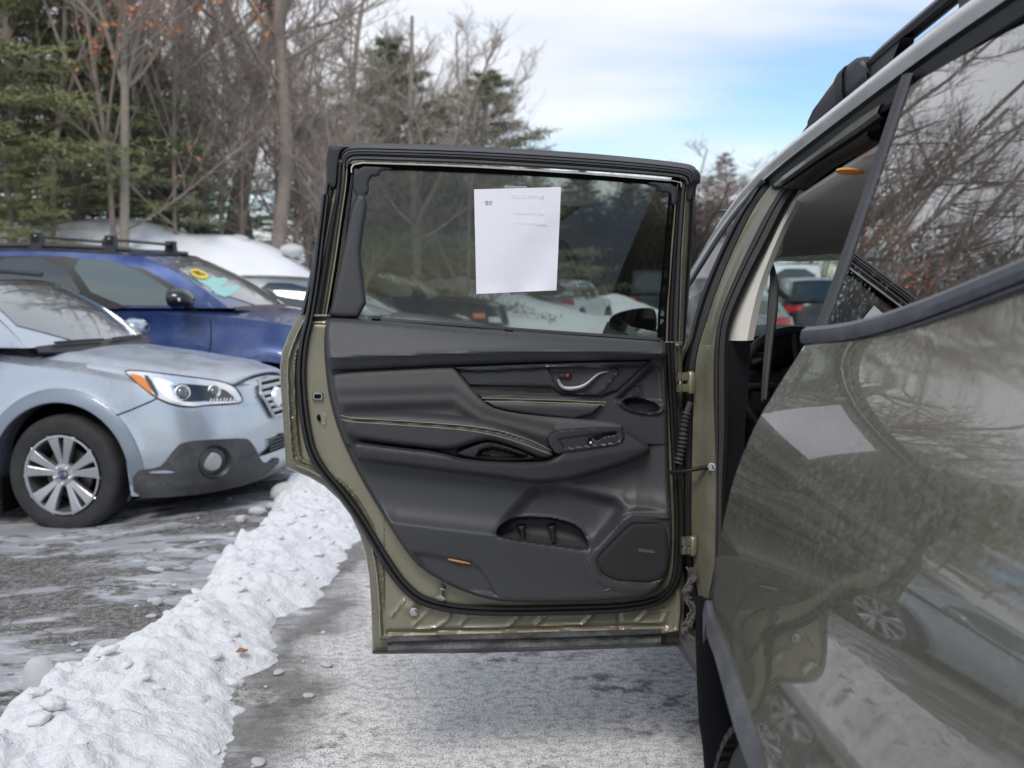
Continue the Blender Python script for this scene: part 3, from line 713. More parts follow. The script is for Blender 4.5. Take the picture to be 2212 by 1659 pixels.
# named trees on and behind the bank (sight line of the foot, distance)
NT = [
 (T1[0], 272, 17.4, .55, 0.3, 'slender straight grey trunk rising in front of the evergreens above the blue car roof', (0, 0), (.45, .45, 1.0)),
 (T1[1], 600, 19.6, 1.0, 2.2, 'pale brown trunk with a blue paint mark at its foot', (0, -.03), (.9, .9, 1.0)),
 (T1[0], 500, 22.5, 1.1, 1.0, 'thickest dark trunk left of the tree with the blue mark', (0, -.02), (1.25, 1.25, 1.1)),
 (T1[1], 385, 24, 1, 4.0, 'tall trunk behind the evergreens with orange leaves beside it', (0, -.02), (1.0, 1.0, 1.1)),
 (T1[2], 255, 26, 1, 5.0, 'broad leaning trunk whose top reaches the orange leaves', (0, -.05), (.95, .95, 1.1)),
 (T1[2], 548, 26, 1, 1.6, 'forked dark tree between the thickest trunk and the blue marked one', (0, .05), (1, 1, 1.05)),
 (T1[2], 690, 25, 1, .6, 'crooked bare tree just left of the open door frame', (0, -.10), (.9, .9, .8)),
 (T1[3], 728, 27, 1, .9, 'straight bare tree rising behind the left corner of the door frame', (0, 0), (.9, .9, .9)),
 (T1[1], 905, 29, 1, 3.3, 'spreading bare tree above the middle of the door frame', (0, .05), (.9, .9, .88)),
 (T1[3], 350, 22, 1, 2.2, 'straight brown trunk between the slender grey trunk and the thickest one', (0, 0), (.9, .9, 1.1)),
 (T1[3], 452, 23.5, 1, 4.4, 'straight bare trunk just left of the thickest dark trunk', (0, .01), (.8, .8, 1.1)),
 (T1[4], 420, 20.5, 1, 2.0, 'young bare sapling on the bank right of the orange leaves', (0, .05), (.6, .6, .7)),
 (T1[4], 640, 21, 1, 3.0, 'young bare sapling right of the blue marked trunk', (0, .06), (.8, .8, .7)),
]
for pr, u, Y, s, rz, lab, ln, sc in NT:
    root = put_tree('bare_tree', pr, u=u, Y=Y, sc=(sc[0], sc[1], sc[2]*(.42+.011*Y)), rz=rz, label=lab, lean=ln, group='bare trees behind the snow bank')
    if 'blue paint' in lab:
        p = root.location
        ar = np.linspace(-2.3, -1.2, 8); rr_ = .150
        b = loft('paint_mark', [[(rr_*math.cos(t)+.002*math.sin(9*t), rr_*math.sin(t), z+.012*math.sin(5*t+z*30)) for t in ar] for z in (.42, .50, .58, .66)], M('blue_blaze', (.04, .20, .45), .85, var=(20, .3)), None, solid_=.004); b.parent = root
    if 'slender' in lab or 'blue paint' in lab:
        for c in root.children:
            if c.name.startswith('trunk'): c.material_slots[0].link = 'OBJECT'; c.material_slots[0].material = m_bark_pale
EV = [(C1[0], 60, 18.6, (1.05, 1.05, .62), 'large evergreen at the far left edge in front of all others', .4), (C1[1], 175, 19.2, (1.0, 1.0, .62), 'bushy evergreen left of the slender grey trunk', 1.4),
      (C1[2], -60, 22, (1.2, 1.2, .8), 'tall evergreen behind the far left one cut by the picture edge', 2.0), (C1[1], 345, 23, (.8, .8, .38), 'dark evergreen between the slender trunk and the thick trunks', 3.0),
      (C1[2], 430, 26, (.8, .8, .30), 'low loose evergreen among the thick trunks', 4.0), (C1[0], 250, 25, (.9, .9, .45), 'evergreen behind the orange leaves', 5.1),
      (C1[1], 690, 26, (.9, .9, .42), 'low evergreen beside the left edge of the door frame', 1.0), (C1[0], 40, 16.6, (.50, .50, .22), 'low snow dusted evergreen bush above the blue car roof', .9),
      (C1[1], 890, 33, (1.45, 1.45, .98), 'ragged evergreen left of the two above the door frame', 2.3), (C1[1], 1010, 36, (1.7, 1.7, .95), 'ragged wide evergreen right of its twin above the door frame', 5.5)]
for pr, u, Y, sc, lab, rz in EV:
    put_tree('pine_tree', pr, u=u, Y=Y, sc=sc, rz=rz, label=lab, group='evergreens behind the snow bank', mats={'crown': m_needle2} if u > 650 else None)
# young beech that kept its rusty leaves
def beech():
    r = np.random.RandomState(5); tr, cr = bare_tree(41, 7.5, .045, fork=.3, nb=16, k3=2, lean=.03, base_clear=.05)
    n = len(cr.vertices); co = np.zeros(n*3); cr.vertices.foreach_get('co', co); co = co.reshape(-1, 3)
    cl = co[r.choice(n, 80)]; P0 = (cl[:, None]+r.normal(0, .15, (80, 24, 3))).reshape(-1, 3)
    P0 = P0[P0[:, 2] < 4.4]
    P0 = P0[r.rand(len(P0)) < np.clip((P0[:, 2]-1)/5, .25, 1)]
    V, F = leaves(P0, .085, r, .036); m = fast_mesh('leaves', V, F, m_leaf_or, smooth_=False, link=False); return tr, cr, m
BE = beech()
put_tree('beech_tree', BE, u=250, Y=17.6, rz=.5, sc=(1.0, 1.0, .95), label='young beech with clusters of rusty orange leaves before the evergreens', cat='tree')
put_tree('beech_tree', BE, u=120, Y=17.8, rz=2.5, sc=(1, 1, 1.05), label='young beech with rusty orange leaves high at the top left', cat='tree')
put_tree('beech_tree', BE, u=385, Y=18.4, rz=4.1, sc=(.85, .85, 1.0), label='slim beech with sparse orange leaves right of the slender grey trunk', cat='tree')
# wood of thin bare trees behind; each one a tree, alike from here
rt = random.Random(3)
def wood(n, ulo, uhi, Ylo, Yhi, hlo, hhi, protos, lab, grp, mats=None, kind='bare_tree', zb=None, wide=(1, 1.3)):
    for i in range(n):
        Y = rt.uniform(Ylo, Yhi); u = ulo+(uhi-ulo)*(i+rt.random())/n
        h = rt.uniform(hlo, hhi); w = rt.uniform(*wide)
        put_tree(kind, rt.choice(protos), u=u, Y=Y, sc=(w, w, h), rz=rt.uniform(0, 6.28), label=lab, group=grp, mats=mats, zb=zb)
wood(10, -700, 690, 27, 44, .52, .72, T_thin[:2]+[T1[3]], 'thin bare tree in the wood behind the bank at the left', 'thin bare trees of the wood on the left')
wood(15, 740, 1030, 30, 46, .62, .9, T_thin[:2]+[T1[4]], 'thin bare tree in the wood above the open door', 'thin bare trees of the wood above the door')
wood(16, -100, 760, 19.5, 23, .5, .9, [T_thin[2]], 'bare young sapling along the crest of the snow bank', 'saplings along the crest of the bank', kind='sapling')
wood(30, 780, 1480, 60, 82, .60, .80, T_thin[:2]+[T1[4]], 'thin bare tree of the distant wood seen through the door glass', 'bare trees of the distant wood', {'crown': m_twig_far}, wide=(1.3, 1.9), zb=0)
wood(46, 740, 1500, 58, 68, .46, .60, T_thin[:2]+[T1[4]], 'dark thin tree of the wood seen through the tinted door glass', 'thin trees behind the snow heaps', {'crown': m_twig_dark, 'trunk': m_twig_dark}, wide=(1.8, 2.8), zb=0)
wood(40, 1440, 2500, 62, 90, .58, .78, T_thin[:2]+[T1[4]], 'reddish bare tree of the distant wood at the right', 'bare trees of the distant wood at the right', {'crown': m_twig_far}, wide=(1.4, 2.0), zb=0)
for u, Y, s, lab in ((1572, 70, .92, 'reddish brown conifer standing highest between door and roof'), (1520, 78, .86, 'olive conifer left of the reddish one in the gap'), (1165, 74, .92, 'small olive conifer tip above the right half of the door frame'), (1345, 80, .86, 'conifer tip just showing above the door frame on the right'), (1250, 66, .78, 'green conifer of the distant wood behind the sheet of paper')):
    put_tree('conifer', C1[2], u=u, Y=Y, sc=(1.2, 1.2, s), rz=rt.random()*6, label=lab, group='conifers of the distant wood', zb=0, mats={'crown': m_twig_far} if 'reddish brown' in lab else None)
for i in range(26):
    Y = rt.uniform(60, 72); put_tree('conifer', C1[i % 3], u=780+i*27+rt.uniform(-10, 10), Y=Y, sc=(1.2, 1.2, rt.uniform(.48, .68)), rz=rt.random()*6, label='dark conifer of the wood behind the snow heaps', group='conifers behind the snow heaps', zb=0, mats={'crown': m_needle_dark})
# trees round the rest of the car park, behind and beside the viewer; car glass and paint mirror them
for i in range(18):
    a = R(rt.uniform(70, 290)); d = rt.uniform(17, 30)
    if 165 < math.degrees(a) < 215: a = R(rt.uniform(90, 150))
    if i < 5: a = R((138, 150, 216, 226, 236)[i]); d = (10, 9, 12, 10, 12)[i]
    put_tree('bare_tree', rt.choice(T1), x=d*math.sin(a), y=d*math.cos(a), zb=0, rz=rt.uniform(0, 6), sc=(1, 1, rt.uniform(.8, 1.05)), label='bare tree standing round the car park behind the viewer', group='bare trees round the car park')
# ------------------------------------------------------------------ the olive suv on the right
suv = thing('olive_suv', 'olive suv filling the right side with its rear door wide open', 'car', (1.2, 2.2, 0))
suv_rows = lambda: None
ZK = [.2, .42, .55, .70, .80, .905, 1.047, 1.128, 1.184, 1.24, 1.285]
TK = [.10, .15, .168, .188, .198, .200, .183, .153, .116, .066, .02]
ZG = np.linspace(.1, 1.9, 900); _sl = np.interp(ZG, [.1, .45, .6, .72, .80, .87, .934, 1.01, 1.09, 1.167, 1.225, 1.262, 1.30, 1.36, 1.6, 1.9], [.25, .16, .10, .02, -.02, -.05, -.10, -.20, -.38, -.64, -.84, -.84, -.55, -.42, -.38, -.38])
_k = np.exp(-(np.arange(-40, 41)*(ZG[1]-ZG[0])/.022)**2/2); _k /= _k.sum(); _sl = np.convolve(np.pad(_sl, 40, mode='edge'), _k, 'valid')
TG = np.r_[0, np.cumsum((_sl[1:]+_sl[:-1])/2*(ZG[1]-ZG[0]))]; TG = TG-np.interp(1.285, ZG, TG)+.022
SGx = np.linspace(-1.4, 3.2, 900); _k2 = np.exp(-(np.arange(-60, 61)*(SGx[1]-SGx[0])/.09)**2/2); _k2 /= _k2.sum()
BG = np.convolve(np.pad(np.interp(SGx, [-1.2, 0, 1.0, 1.23, 1.41, 1.71, 2.0, 2.4, 3], [1.235, 1.262, 1.285, 1.304, 1.336, 1.403, 1.475, 1.56, 1.62]), 60, mode='edge'), _k2, 'valid')
def belt(s): return np.interp(s, SGx, BG)
def gh_base(z):
    d = np.asarray(z, float)-1.285; return .004-.36*d-.05*d*d
def side_t(s, z):
    s = np.asarray(s, float); z = np.asarray(z, float)
    return np.interp(z, ZG, TG)+0*s + .046*sstep(.92, 1.45, s)*np.exp(-((z-.70)/.088)**2) - .030*sstep(1.06, .84, s)*sstep(1.02, .84, z)
def side(s, z): return W(s, side_t(s, z), z)
front_edge = [(1.005, 1.275), (1.02, 1.24), (1.045, 1.184), (1.058, 1.10), (1.052, .99), (1.035, .905), (.97, .85), (.893, .80), (.852, .724), (.83, .66)]
top_line = [(s, float(belt(s))-.010) for s in np.linspace(3.0, 1.06, 22)]
arch_out = [(.85, .74), (.885, .782), (.95, .797), (1.1, .786), (1.2, .773), (1.3, .763), (1.4, .750), (1.5, .730), (1.65, .66), (1.78, .53), (1.81, .45)]
arch_out = [tuple(p) for p in smooth(arch_out, 2)]
poly = front_edge[:-1]+arch_out+[(3.0, .45)]+top_line
FACE = ST+np.array([0, 0, .05])
panel('quarter_panel', poly, side, .018, m_panel, suv, FACE, back=.02, sharp=75, offs=(.005, .012, .021, .032))
# dark cladding round the wheel arch
arch_in = [(.83, .60), (.86, .70), (.90, .743), (.97, .757), (1.1, .748), (1.2, .737), (1.3, .727), (1.4, .714), (1.48, .695), (1.60, .63), (1.72, .51), (1.75, .40)]
arch_in = [tuple(p) for p in smooth(arch_in, 2)]
def clad(s, z): return W(s, side_t(s, z)+.007, z)
panel('arch_cladding', arch_out+[(1.84, .40)]+arch_in[::-1]+[(.815, .64)], clad, .02, m_cladding, suv, FACE, back=.05)
# liner and tyre
lin = [(s, z-.02) for s, z in arch_in]
rows = [[W(s, float(side_t(s, z))-.02-dd, z+.02*(k > 0)) for s, z in lin] for k, dd in enumerate((0, .06, .16, .32))]
loft('wheel_well', rows, m_dark, suv)
# body side below the rear door, ahead of the wheel: dull black lip seen end on
rows = []
for z in np.linspace(.30, .775, 14):
    tt = .15+.03*math.sin((z-.3)/.475*math.pi*.5)
    rows.append([W(.835+.02*(z < .5), tt-.004*k*k, z) + SR*(.016*k) for k in range(5)])
loft('arch_lip', rows, m_dark, suv, solid_=.012)
rows = [[W(.80-.0*k, .13-.05*k, z) for k in range(4)] for z in np.linspace(.30, .70, 8)]
loft('rocker_end', rows, m_dark, suv, solid_=.01)
WC = (1.42, .07, .352)
def wheel_parts(parent, C, axis, Rr, wd, rim_r, m_t, m_r, spokes=5, knob=False, tread=60):
    axis = np.asarray(axis, float)/np.linalg.norm(axis)
    prof = [(rim_r, wd*.35), (rim_r+.012, wd*.47), (rim_r+.03, wd*.5), (Rr-.045, wd*.52), (Rr-.018, wd*.47), (Rr-.003, wd*.36), (Rr, wd*.2), (Rr, -wd*.2), (Rr-.003, -wd*.36), (Rr-.02, -wd*.47), (Rr-.05, -wd*.5), (rim_r, -wd*.4)]
    return revolve('tyre', prof, C, axis, m_t, parent, 72, 40)
m_tyre = M('tyre_rubber', (.018, .018, .019), .75, bump=(60, .3, .004), dirt=(.14, (.22, .21, .20, 1), 8))
m_rim = M('silver_alloy', (.52, .53, .55), .28, .85, dirt=(.25, (.3, .29, .27, 1), 8))
wc = W(*WC)
tyre = wheel_parts(suv, wc, ST, .372, .25, .23, m_tyre, m_rim)
parts = []
for i in range(64):       # tread blocks
    a = 2*math.pi*i/64
    for sgn, rr, off in ((1, .374, .085), (-1, .374, .03), (1, .374, -.03), (0, .366, .115)):
        c, s_ = math.cos(a+.03*off*10), math.sin(a+.03*off*10)
        u_ = SR*c+np.array([0, 0, 1.])*s_; tn = -SR*s_+np.array([0, 0, 1.])*c
        hx, hy = .0135, .020
        b = []
        for dz in (-.006, .006):
            for dx_, dy_ in ((-1, -1), (1, -1), (1, 1), (-1, 1)):
                b.append(wc+u_*(rr+dz)+tn*(dx_*hx+sgn*dy_*.004)+ST*(off+dy_*hy))
        parts.append((b, [(4, 5, 6, 7), (0, 1, 5, 4), (1, 2, 6, 5), (2, 3, 7, 6), (3, 0, 4, 7)]))
tb = join_meshes('tread', parts, m_tyre, tyre, smooth_=False); tb['kind'] = 'stuff'
revolve('rim', [(.235, .08), (.225, .06), (.20, .05), (.06, .075), (0, .08)], wc, ST, m_rim, suv, 40)
# greenhouse: quarter window with its dark frame, and belt moulding
TZ = [1.24, 1.285, 1.40, 1.52, 1.64, 1.74, 1.80]; TT = [.03, .004, -.045, -.092, -.137, -.172, -.19]
def gh_t(s, z): 
    return gh_base(z)+0*np.asarray(s)
def gh(off): return lambda s, z: W(s, gh_t(s, z)+off, z)
m_qglass = glass('dark_quarter_glass', (.035, .04, .045), 1.62, pw=2.1, haze=.0, specks=.75, haze_col=(.55, .55, .55), strength=1.0, speck_scale=125)
def roof_z(s): return np.interp(s, [-.9, -.5, -.2, .1, .5, .92, 1.15, 1.3, 1.8, 2.4, 3], [1.42, 1.535, 1.62, 1.672, 1.722, 1.768, 1.785, 1.79, 1.80, 1.79, 1.74])
def wf(z): return np.interp(z, [1.275, 1.40, 1.52, 1.64, 1.76], [1.000, .995, .978, .955, .925])   # forward edge of the pane
gz = lambda s: float(roof_z(s))-.028
glass_poly = [(wf(z)+.018, z) for z in np.linspace(1.292, 1.735, 9)]+[(s, gz(s)) for s in np.linspace(1.0, 3.0, 16)]+[(s, float(belt(s))+.014) for s in np.linspace(3.0, 1.03, 20)]
panel('quarter_window', glass_poly, gh(.0), .03, m_qglass, suv, FACE, back=None)
def gstrip(name, line, prof, mat, n=60):
    L2 = resample(smooth(line, 2), n); rows = [[W(s, float(gh_t(s, z))+h, z) for (s, z) in L2+np.array(o)] for o, h in prof]
    return loft(name, rows, mat, suv, sharp=30, face=ST)
gstrip('window_edge_trim', [(wf(z), z) for z in np.linspace(1.278, 1.765, 20)], [((-.012, 0), -.03), ((-.012, 0), .004), ((-.004, 0), .011), ((.003, 0), .006), ((.006, 0), .010), ((.016, 0), .006), ((.02, 0), 0)], m_rubber_grey)
bl = [(s, float(belt(s))) for s in np.linspace(.975, 3.0, 60)]
def bl_t(s): return .016+0*s
m_mould = M('grey_belt_moulding', (.07, .073, .085), .38, .2, bump=(150, .06), dirt=(.2, SALT, 20))
prof = [(.022, -.02), (.021, .006), (.014, .016), (.002, .0185), (-.009, .016), (-.011, .006), (-.0125, .012), (-.016, .012), (-.019, .004)]
B_ = resample(np.array(bl), 80)
loft('belt_moulding', [[W(s, .006+float(gh_base(z))+h, z+dz) for s, z in B_] for dz, h in prof], m_mould, suv, sharp=25, face=ST)
# the opening above: roof side, drip channel, painted lips
S2 = lambda uv, t: SV(np.asarray(uv, float), t)
b0 = smooth([(1487, 612), (1530, 540), (1565, 486), (1609, 428), (1674, 366), (1776, 287), (1938, 164), (2055, 79), (2157, 10), (2300, -90), (2600, -300)], 2)
L0 = resample(S2(b0, -.178), 90)
roofp = [(0, 0), (.003, .018), (-.002, .036), (-.016, .050), (-.05, .063), (-.09, .072), (-.14, .080)]     # (outwards, up) from the drip edge
m_roofside = M('dusty_sky_sheen_roof_side', (.42, .42, .43), .28, .3, .9, dirt=(.4, (.6, .6, .62, 1), 10))  # olive roof edge with the reflected sky painted in as pale grey, plus dust
loft('roof_side', [L0+ST*o+np.array([0, 0, u]) for o, u in roofp], m_roofside, suv, sharp=60, face=(ST+np.array([0, 0, 1])))
loft('roof', [L0+ST*o+np.array([0, 0, u]) for o, u in ((-.14, .080), (-.4, .075), (-.85, .09), (-1.3, .075), (-1.62, .04), (-1.75, -.1))], m_olive, suv, face=(0, 0, 1))
loft('drip_channel', [L0+ST*o+np.array([0, 0, u]) for o, u in ((0, 0), (-.012, -.004), (-.016, -.03), (-.022, -.034))], m_black, suv, face=ST, sharp=20)
# door-opening header, only ahead of the quarter window
def bandS(name, A, B, prof, mat, t0, t1, n=50):
    A3 = S2(resample(smooth(A, 2), n), t0); B3 = S2(resample(smooth(B, 2), n), t1)
    rows = [A3+(B3-A3)*f+ST*h for f, h in prof]
    return loft(name, rows, mat, suv, sharp=30, face=ST-np.array([0, 0, .6]))
h1a = [(1655, 392), (1674, 372), (1776, 293), (1850, 236), (1942, 166)]
h1b = [(1676, 398), (1700, 376), (1776, 322), (1850, 262), (1912, 222)]
h2b = [(1686, 402), (1710, 385), (1780, 334), (1855, 286), (1903, 250)]
h3b = [(1694, 404), (1722, 388), (1790, 343), (1860, 298), (1895, 272)]
h4b = [(1725, 408), (1756, 381), (1800, 352), (1850, 326), (1882, 306)]
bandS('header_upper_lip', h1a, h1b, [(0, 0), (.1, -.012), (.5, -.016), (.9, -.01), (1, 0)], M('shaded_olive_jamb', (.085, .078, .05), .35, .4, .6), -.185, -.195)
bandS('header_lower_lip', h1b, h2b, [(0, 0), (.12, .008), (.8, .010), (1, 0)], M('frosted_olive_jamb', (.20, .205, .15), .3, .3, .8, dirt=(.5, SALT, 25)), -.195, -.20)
bandS('header_step', h2b, h3b, [(0, 0), (.3, -.008), (.6, .002), (1, -.006)], m_black, -.20, -.205)
bandS('header_seal', h3b, h4b, [(0, -.01), (.08, .008), (.3, .016), (.6, .014), (.9, .004), (1, -.02)], m_rubber, -.205, -.215)
# roof rack: side rail with two feet
LR = L0[8:-6]
def rail_pts(d_out, up): return L0+ST*d_out+np.array([0, 0, up])
def sfrac(p): return float((p-SO)@SR)
sv_ = np.array([sfrac(p) for p in L0])
def at_s(s, o, u): 
    return np.array([np.interp(s, sv_, L0[:, k]) for k in range(3)])+ST*o+np.array([0, 0, u])
ss = np.linspace(-.42, 2.4, 60)
hr = np.interp(ss, [-.42, -.25, .1, .5, 2.2, 2.4], [.055, .105, .155, .172, .172, .06])
rail_c = [at_s(s, -.13, h) for s, h in zip(ss, hr)]
rows = [[at_s(s, -.13+o, h+u) for s, h in zip(ss, hr)] for o, u in ((.016, -.012), (.018, .0), (.010, .012), (-.010, .012), (-.018, 0), (-.016, -.012))]
loft('roof_rail', rows, m_roofbar, suv, closed=False, sharp=25, solid_=.004)
for s0, s1, e0, e1 in ((-.36, .60, .02, .05), (.86, 1.5, .05, .05), (1.75, 2.35, .05, 0)):
    ssx = np.linspace(s0, s1, 14)
    top = [at_s(s, -.13+.012, float(np.interp(s, ss, hr))-.008) for s in ssx]; bot = [at_s(s0+e0+(s1-e1*2.5-s0-e0)*(i/13), -.13+.022, .045) for i in range(14)]
    bot2 = [p-ST*.05 for p in bot]; top2 = [p-ST*.03 for p in top]
    loft('rail_foot', [bot, top, top2, bot2], m_roofbar, suv, sharp=20)
cl = []
for s, top, wd_ in ((.02, -.03, .7), (.05, -.006, .9), (.10, .006, 1), (.18, .018, 1), (.26, .028, 1), (.33, .032, 1), (.38, .028, .95), (.41, .016, .9), (.43, -.03, .7)):
    hh = float(np.interp(s, ss, hr)); cl.append([at_s(s, -.13+o*wd_, hh+u) for o, u in ((.026, -.055), (.032, -.03), (.034, top*.5-.005), (.028, top*.85), (.012, top), (-.012, top), (-.03, top*.8), (-.034, -.05))])
loft('bar_clamp', np.array(cl), m_roofbar, suv, sharp=30, solid_=-.004)
cl = [[at_s(s, -.13+o, float(np.interp(s, ss, hr))+u) for o, u in ((.030, -.06), (.037, -.03), (.038, .010), (.031, .024), (.012, .034), (-.012, .034))] for s in (.275, .28, .315, .32)]
loft('clamp_strap', np.array(cl), m_rubber, suv, sharp=30, solid_=.003)
pc = at_s(.27, -.13, .19); pd = at_s(.27, -1.50, .20)
loft('cross_bar', [[p+SR*dx+np.array([0, 0, dz]) for p in (pc, (pc+pd)/2, pd)] for dx, dz in ((-.04, 0), (-.03, .014), (.02, .016), (.04, 0), (.02, -.014), (-.04, 0))], m_roofbar, suv, sharp=25)

# ---- B pillar and front door seen past the opened door
def pstrip(name, A, B, prof, mat, nrm, n=50, it=2, solid_=0):
    A3 = PP(A); B3 = PP(B); A3 = resample(smooth(A3, it), n); B3 = resample(smooth(B3, it), n)
    nrm = np.asarray(nrm, float); nrm = nrm/np.linalg.norm(nrm)
    o = loft(name, [A3+(B3-A3)*f+nrm*h for f, h in prof], mat, suv, sharp=30, face=nrm)
    if solid_: solid(o, solid_)
    return o
NL = (-.6, -.8, 0)
olive_L = [(1668, 398, 3.05), (1645, 425, 3.06), (1621, 463, 3.08), (1580, 548, 3.1), (1545, 636, 3.1), (1527, 695, 3.1), (1511, 740, 3.1), (1502, 780, 3.1), (1497, 840, 3.1), (1493, 957, 3.1), (1491, 1067, 3.1), (1491, 1158, 3.1), (1497, 1230, 3.1), (1513, 1317, 3.1), (1527, 1376, 3.1)]
olive_R = [(1700, 399, 3.0), (1690, 408, 3.0), (1660, 455, 3.0), (1635, 504, 3.0), (1608, 560, 3.0), (1580, 622, 3.0), (1558, 680, 3.0), (1546, 739, 3.0), (1544, 839, 3.0), (1549, 975, 3.0), (1551, 1066, 2.99), (1548, 1150, 2.98), (1548, 1250, 2.97), (1550, 1330, 2.96), (1552, 1390, 2.95)]
pstrip('door_pillar', olive_L, olive_R, [(0, -.03), (.02, 0), (.12, .010), (.25, .004), (.55, .0), (.85, .004), (1, .0)], m_jamb, NL, 60)
seal_R = [(1725, 408, 2.97), (1700, 440, 2.97), (1662, 519, 2.97), (1632, 575, 2.97), (1609, 622, 2.97), (1590, 665, 2.97), (1577, 700, 2.97), (1572, 745, 2.97), (1572, 850, 2.97), (1572, 950, 2.97), (1566, 1040, 2.97), (1564, 1150, 2.96), (1563, 1300, 2.95), (1563, 1390, 2.94)]
pstrip('opening_seal', olive_R[:14], seal_R, [(0, 0), (.05, .012), (.3, .022), (.45, .020), (.5, .015), (.58, .020), (.9, .014), (1, 0)], m_rubber, NL, 60)
be_R = [(1736, 412, 2.98), (1712, 455, 2.98), (1690, 493, 2.98), (1650, 592, 2.99), (1632, 655, 2.99), (1617, 736, 2.99)]
pstrip('pillar_trim', [(1722, 408, 3.03), (1698, 440, 3.03), (1660, 519, 3.03), (1630, 575, 3.03), (1607, 622, 3.03), (1588, 665, 3.03), (1575, 700, 3.03), (1570, 735, 3.03)], be_R, [(0, -.01), (.03, .0), (.3, .012), (.7, .014), (.93, .0), (1, -.03)], m_beige, NL, 40)
m_navy = M('charcoal_lower_trim', (.022, .024, .03), .6, bump=(300, .2, .003))
pstrip('pillar_trim_lower', [(1570, 735, 2.99), (1570, 850, 2.99), (1568, 1000, 2.99), (1562, 1200, 2.99), (1560, 1390, 2.99)], [(1615, 735, 3.09), (1610, 850, 3.09), (1600, 950, 3.09), (1595, 1200, 3.09), (1590, 1390, 3.09)], [(0, 0), (.1, .01), (.9, .008), (1, -.02)], m_navy, NL, 20)
# rear edge of the front door
fd_L = [(1647, 389, 3.12), (1620, 428, 3.14), (1580, 493, 3.14), (1533, 592, 3.15), (1501, 680, 3.15), (1491, 739, 3.15), (1478, 800, 3.15), (1474, 1000, 3.15), (1474, 1200, 3.15), (1482, 1380, 3.15)]
pstrip('front_door_seal', fd_L, olive_L[:14], [(0, -.02), (.06, .01), (.35, .014), (.42, .0), (.5, .0), (.6, .012), (.9, .0), (1, -.01)], m_rubber, NL, 60)
ap = [(1647, 384), (1618, 420), (1580, 470), (1545, 522), (1516, 566), (1487, 612), (1455, 665), (1425, 705)]
ap3 = resample(S2(smooth(ap, 2), -.185), 40); ap4 = resample(S2(smooth([(u+5, v+11) for u, v in ap], 2), -.178), 40)
loft('front_window_frame', [ap3, ap3+(ap4-ap3)*.3+ST*.008, ap3+(ap4-ap3)*.7+ST*.009, ap4], m_rubber, suv, face=ST, solid_=.01)
m_frost = glass('salted_front_glass', (.30, .34, .34), 1.55, haze=.75, haze_col=(.42, .40, .38), specks=.3)
gl_poly = [(1640, 402), (1612, 436), (1572, 492), (1530, 558), (1492, 618), (1455, 680), (1445, 745), (1488, 748), (1500, 690), (1533, 600), (1580, 503)]
panel('front_window', gl_poly, lambda a, b: S2(np.stack([a, b], 1), -.15), 12, m_frost, suv, ST, back=None)
fd = W(np.array([[-.07]*6, [-1.5]*6]), side_t(0, np.array([1.24, 1.2, 1.1, .95, .7, .4]))*.55-.02, np.array([1.24, 1.2, 1.1, .95, .7, .4]))
loft('front_door_skin', fd, m_olive, suv, face=ST, solid_=.02)
# near-black plate put in for the shade of the gap beside the pillar
pstrip('hinge_gap_shade', [(1452, 730, 3.22), (1452, 1395, 3.22)], [(1500, 745, 3.2), (1500, 1395, 3.2)], [(0, 0), (1, 0)], m_dark, (0, -1, 0), 6, 0, .02)
def hinge(v0, v1, u0, u1):
    for k, v in enumerate((v0, v1)):
        a = P(u0, v, 3.03); b = P(u1, v-2, 3.06); rr = [[a+(b-a)*f+np.array([0, y, z]) for f in (0, .3, .6, 1)] for y, z in ((-.012, -.010), (-.014, .0), (-.012, .010), (.014, .010), (.014, -.010), (-.012, -.010))]
        loft('hinge', rr, m_jamb, suv, sharp=30)
    c = P(u1-4, (v0+v1)/2, 3.05); c0 = P(u1-4, v0-12, 3.05); c1 = P(u1-4, v1+12, 3.05)
    tube('hinge', [c0, c0+(c1-c0)*.1, c, c1+(c0-c1)*.1, c1], [.007, .012, .012, .012, .007], m_jamb, suv, 12)
    tube('hinge_pin', [P(u0+8, v0-8, 3.03), P(u0+8, v1+8, 3.03)], .006, m_steel, suv, 10)
hinge(814, 838, 1462, 1496); hinge(1170, 1188, 1472, 1500)
bp = smooth(PP([(1491, 868, 3.06), (1487, 880, 3.06), (1482, 893, 3.06), (1477, 920, 3.05), (1474, 950, 3.05), (1470, 975, 3.05), (1464, 1000, 3.05)]), 2)
bp = resample(bp, 64); rad = .0105+.0035*np.where(np.arange(64) < 12, -.6, np.cos(np.arange(64)*1.5))
tube('wiring_boot', bp, rad, m_rubber_grey, suv, 12)
tube('check_strap', PP([(1448, 1021, 3.0), (1480, 1018, 3.02), (1500, 1014, 3.02), (1522, 1010, 3.03), (1534, 1009, 3.04)]), [.006, .005, .0055, .006, .009], m_black, suv, 8)
revolve('strap_bolt', [(0, .014), (.006, .014), (.0075, .006), (.012, .005), (.012, 0)], P(1539, 1008, 3.01), (-.5, -.86, 0), m_steel, suv, 6, 20)
# torn felt liner hanging below the hinge
r2 = np.random.RandomState(3)
m_felt = M('muddy_felt', (.05, .048, .045), .95, dirt=(.7, (.25, .24, .23, 1), 60))
rr = []
for i, v in enumerate(np.linspace(1225, 1402, 26)):
    wv = 7+5*r2.rand(); c = 1487+7*math.sin(i*.6)+4*r2.rand()
    rr.append([P(c+dx*wv, v+r2.rand()*3, 3.04+.02*r2.rand()) for dx in (-1, -.4, .3, 1)])
loft('torn_liner', rr, m_felt, suv, solid_=.006)

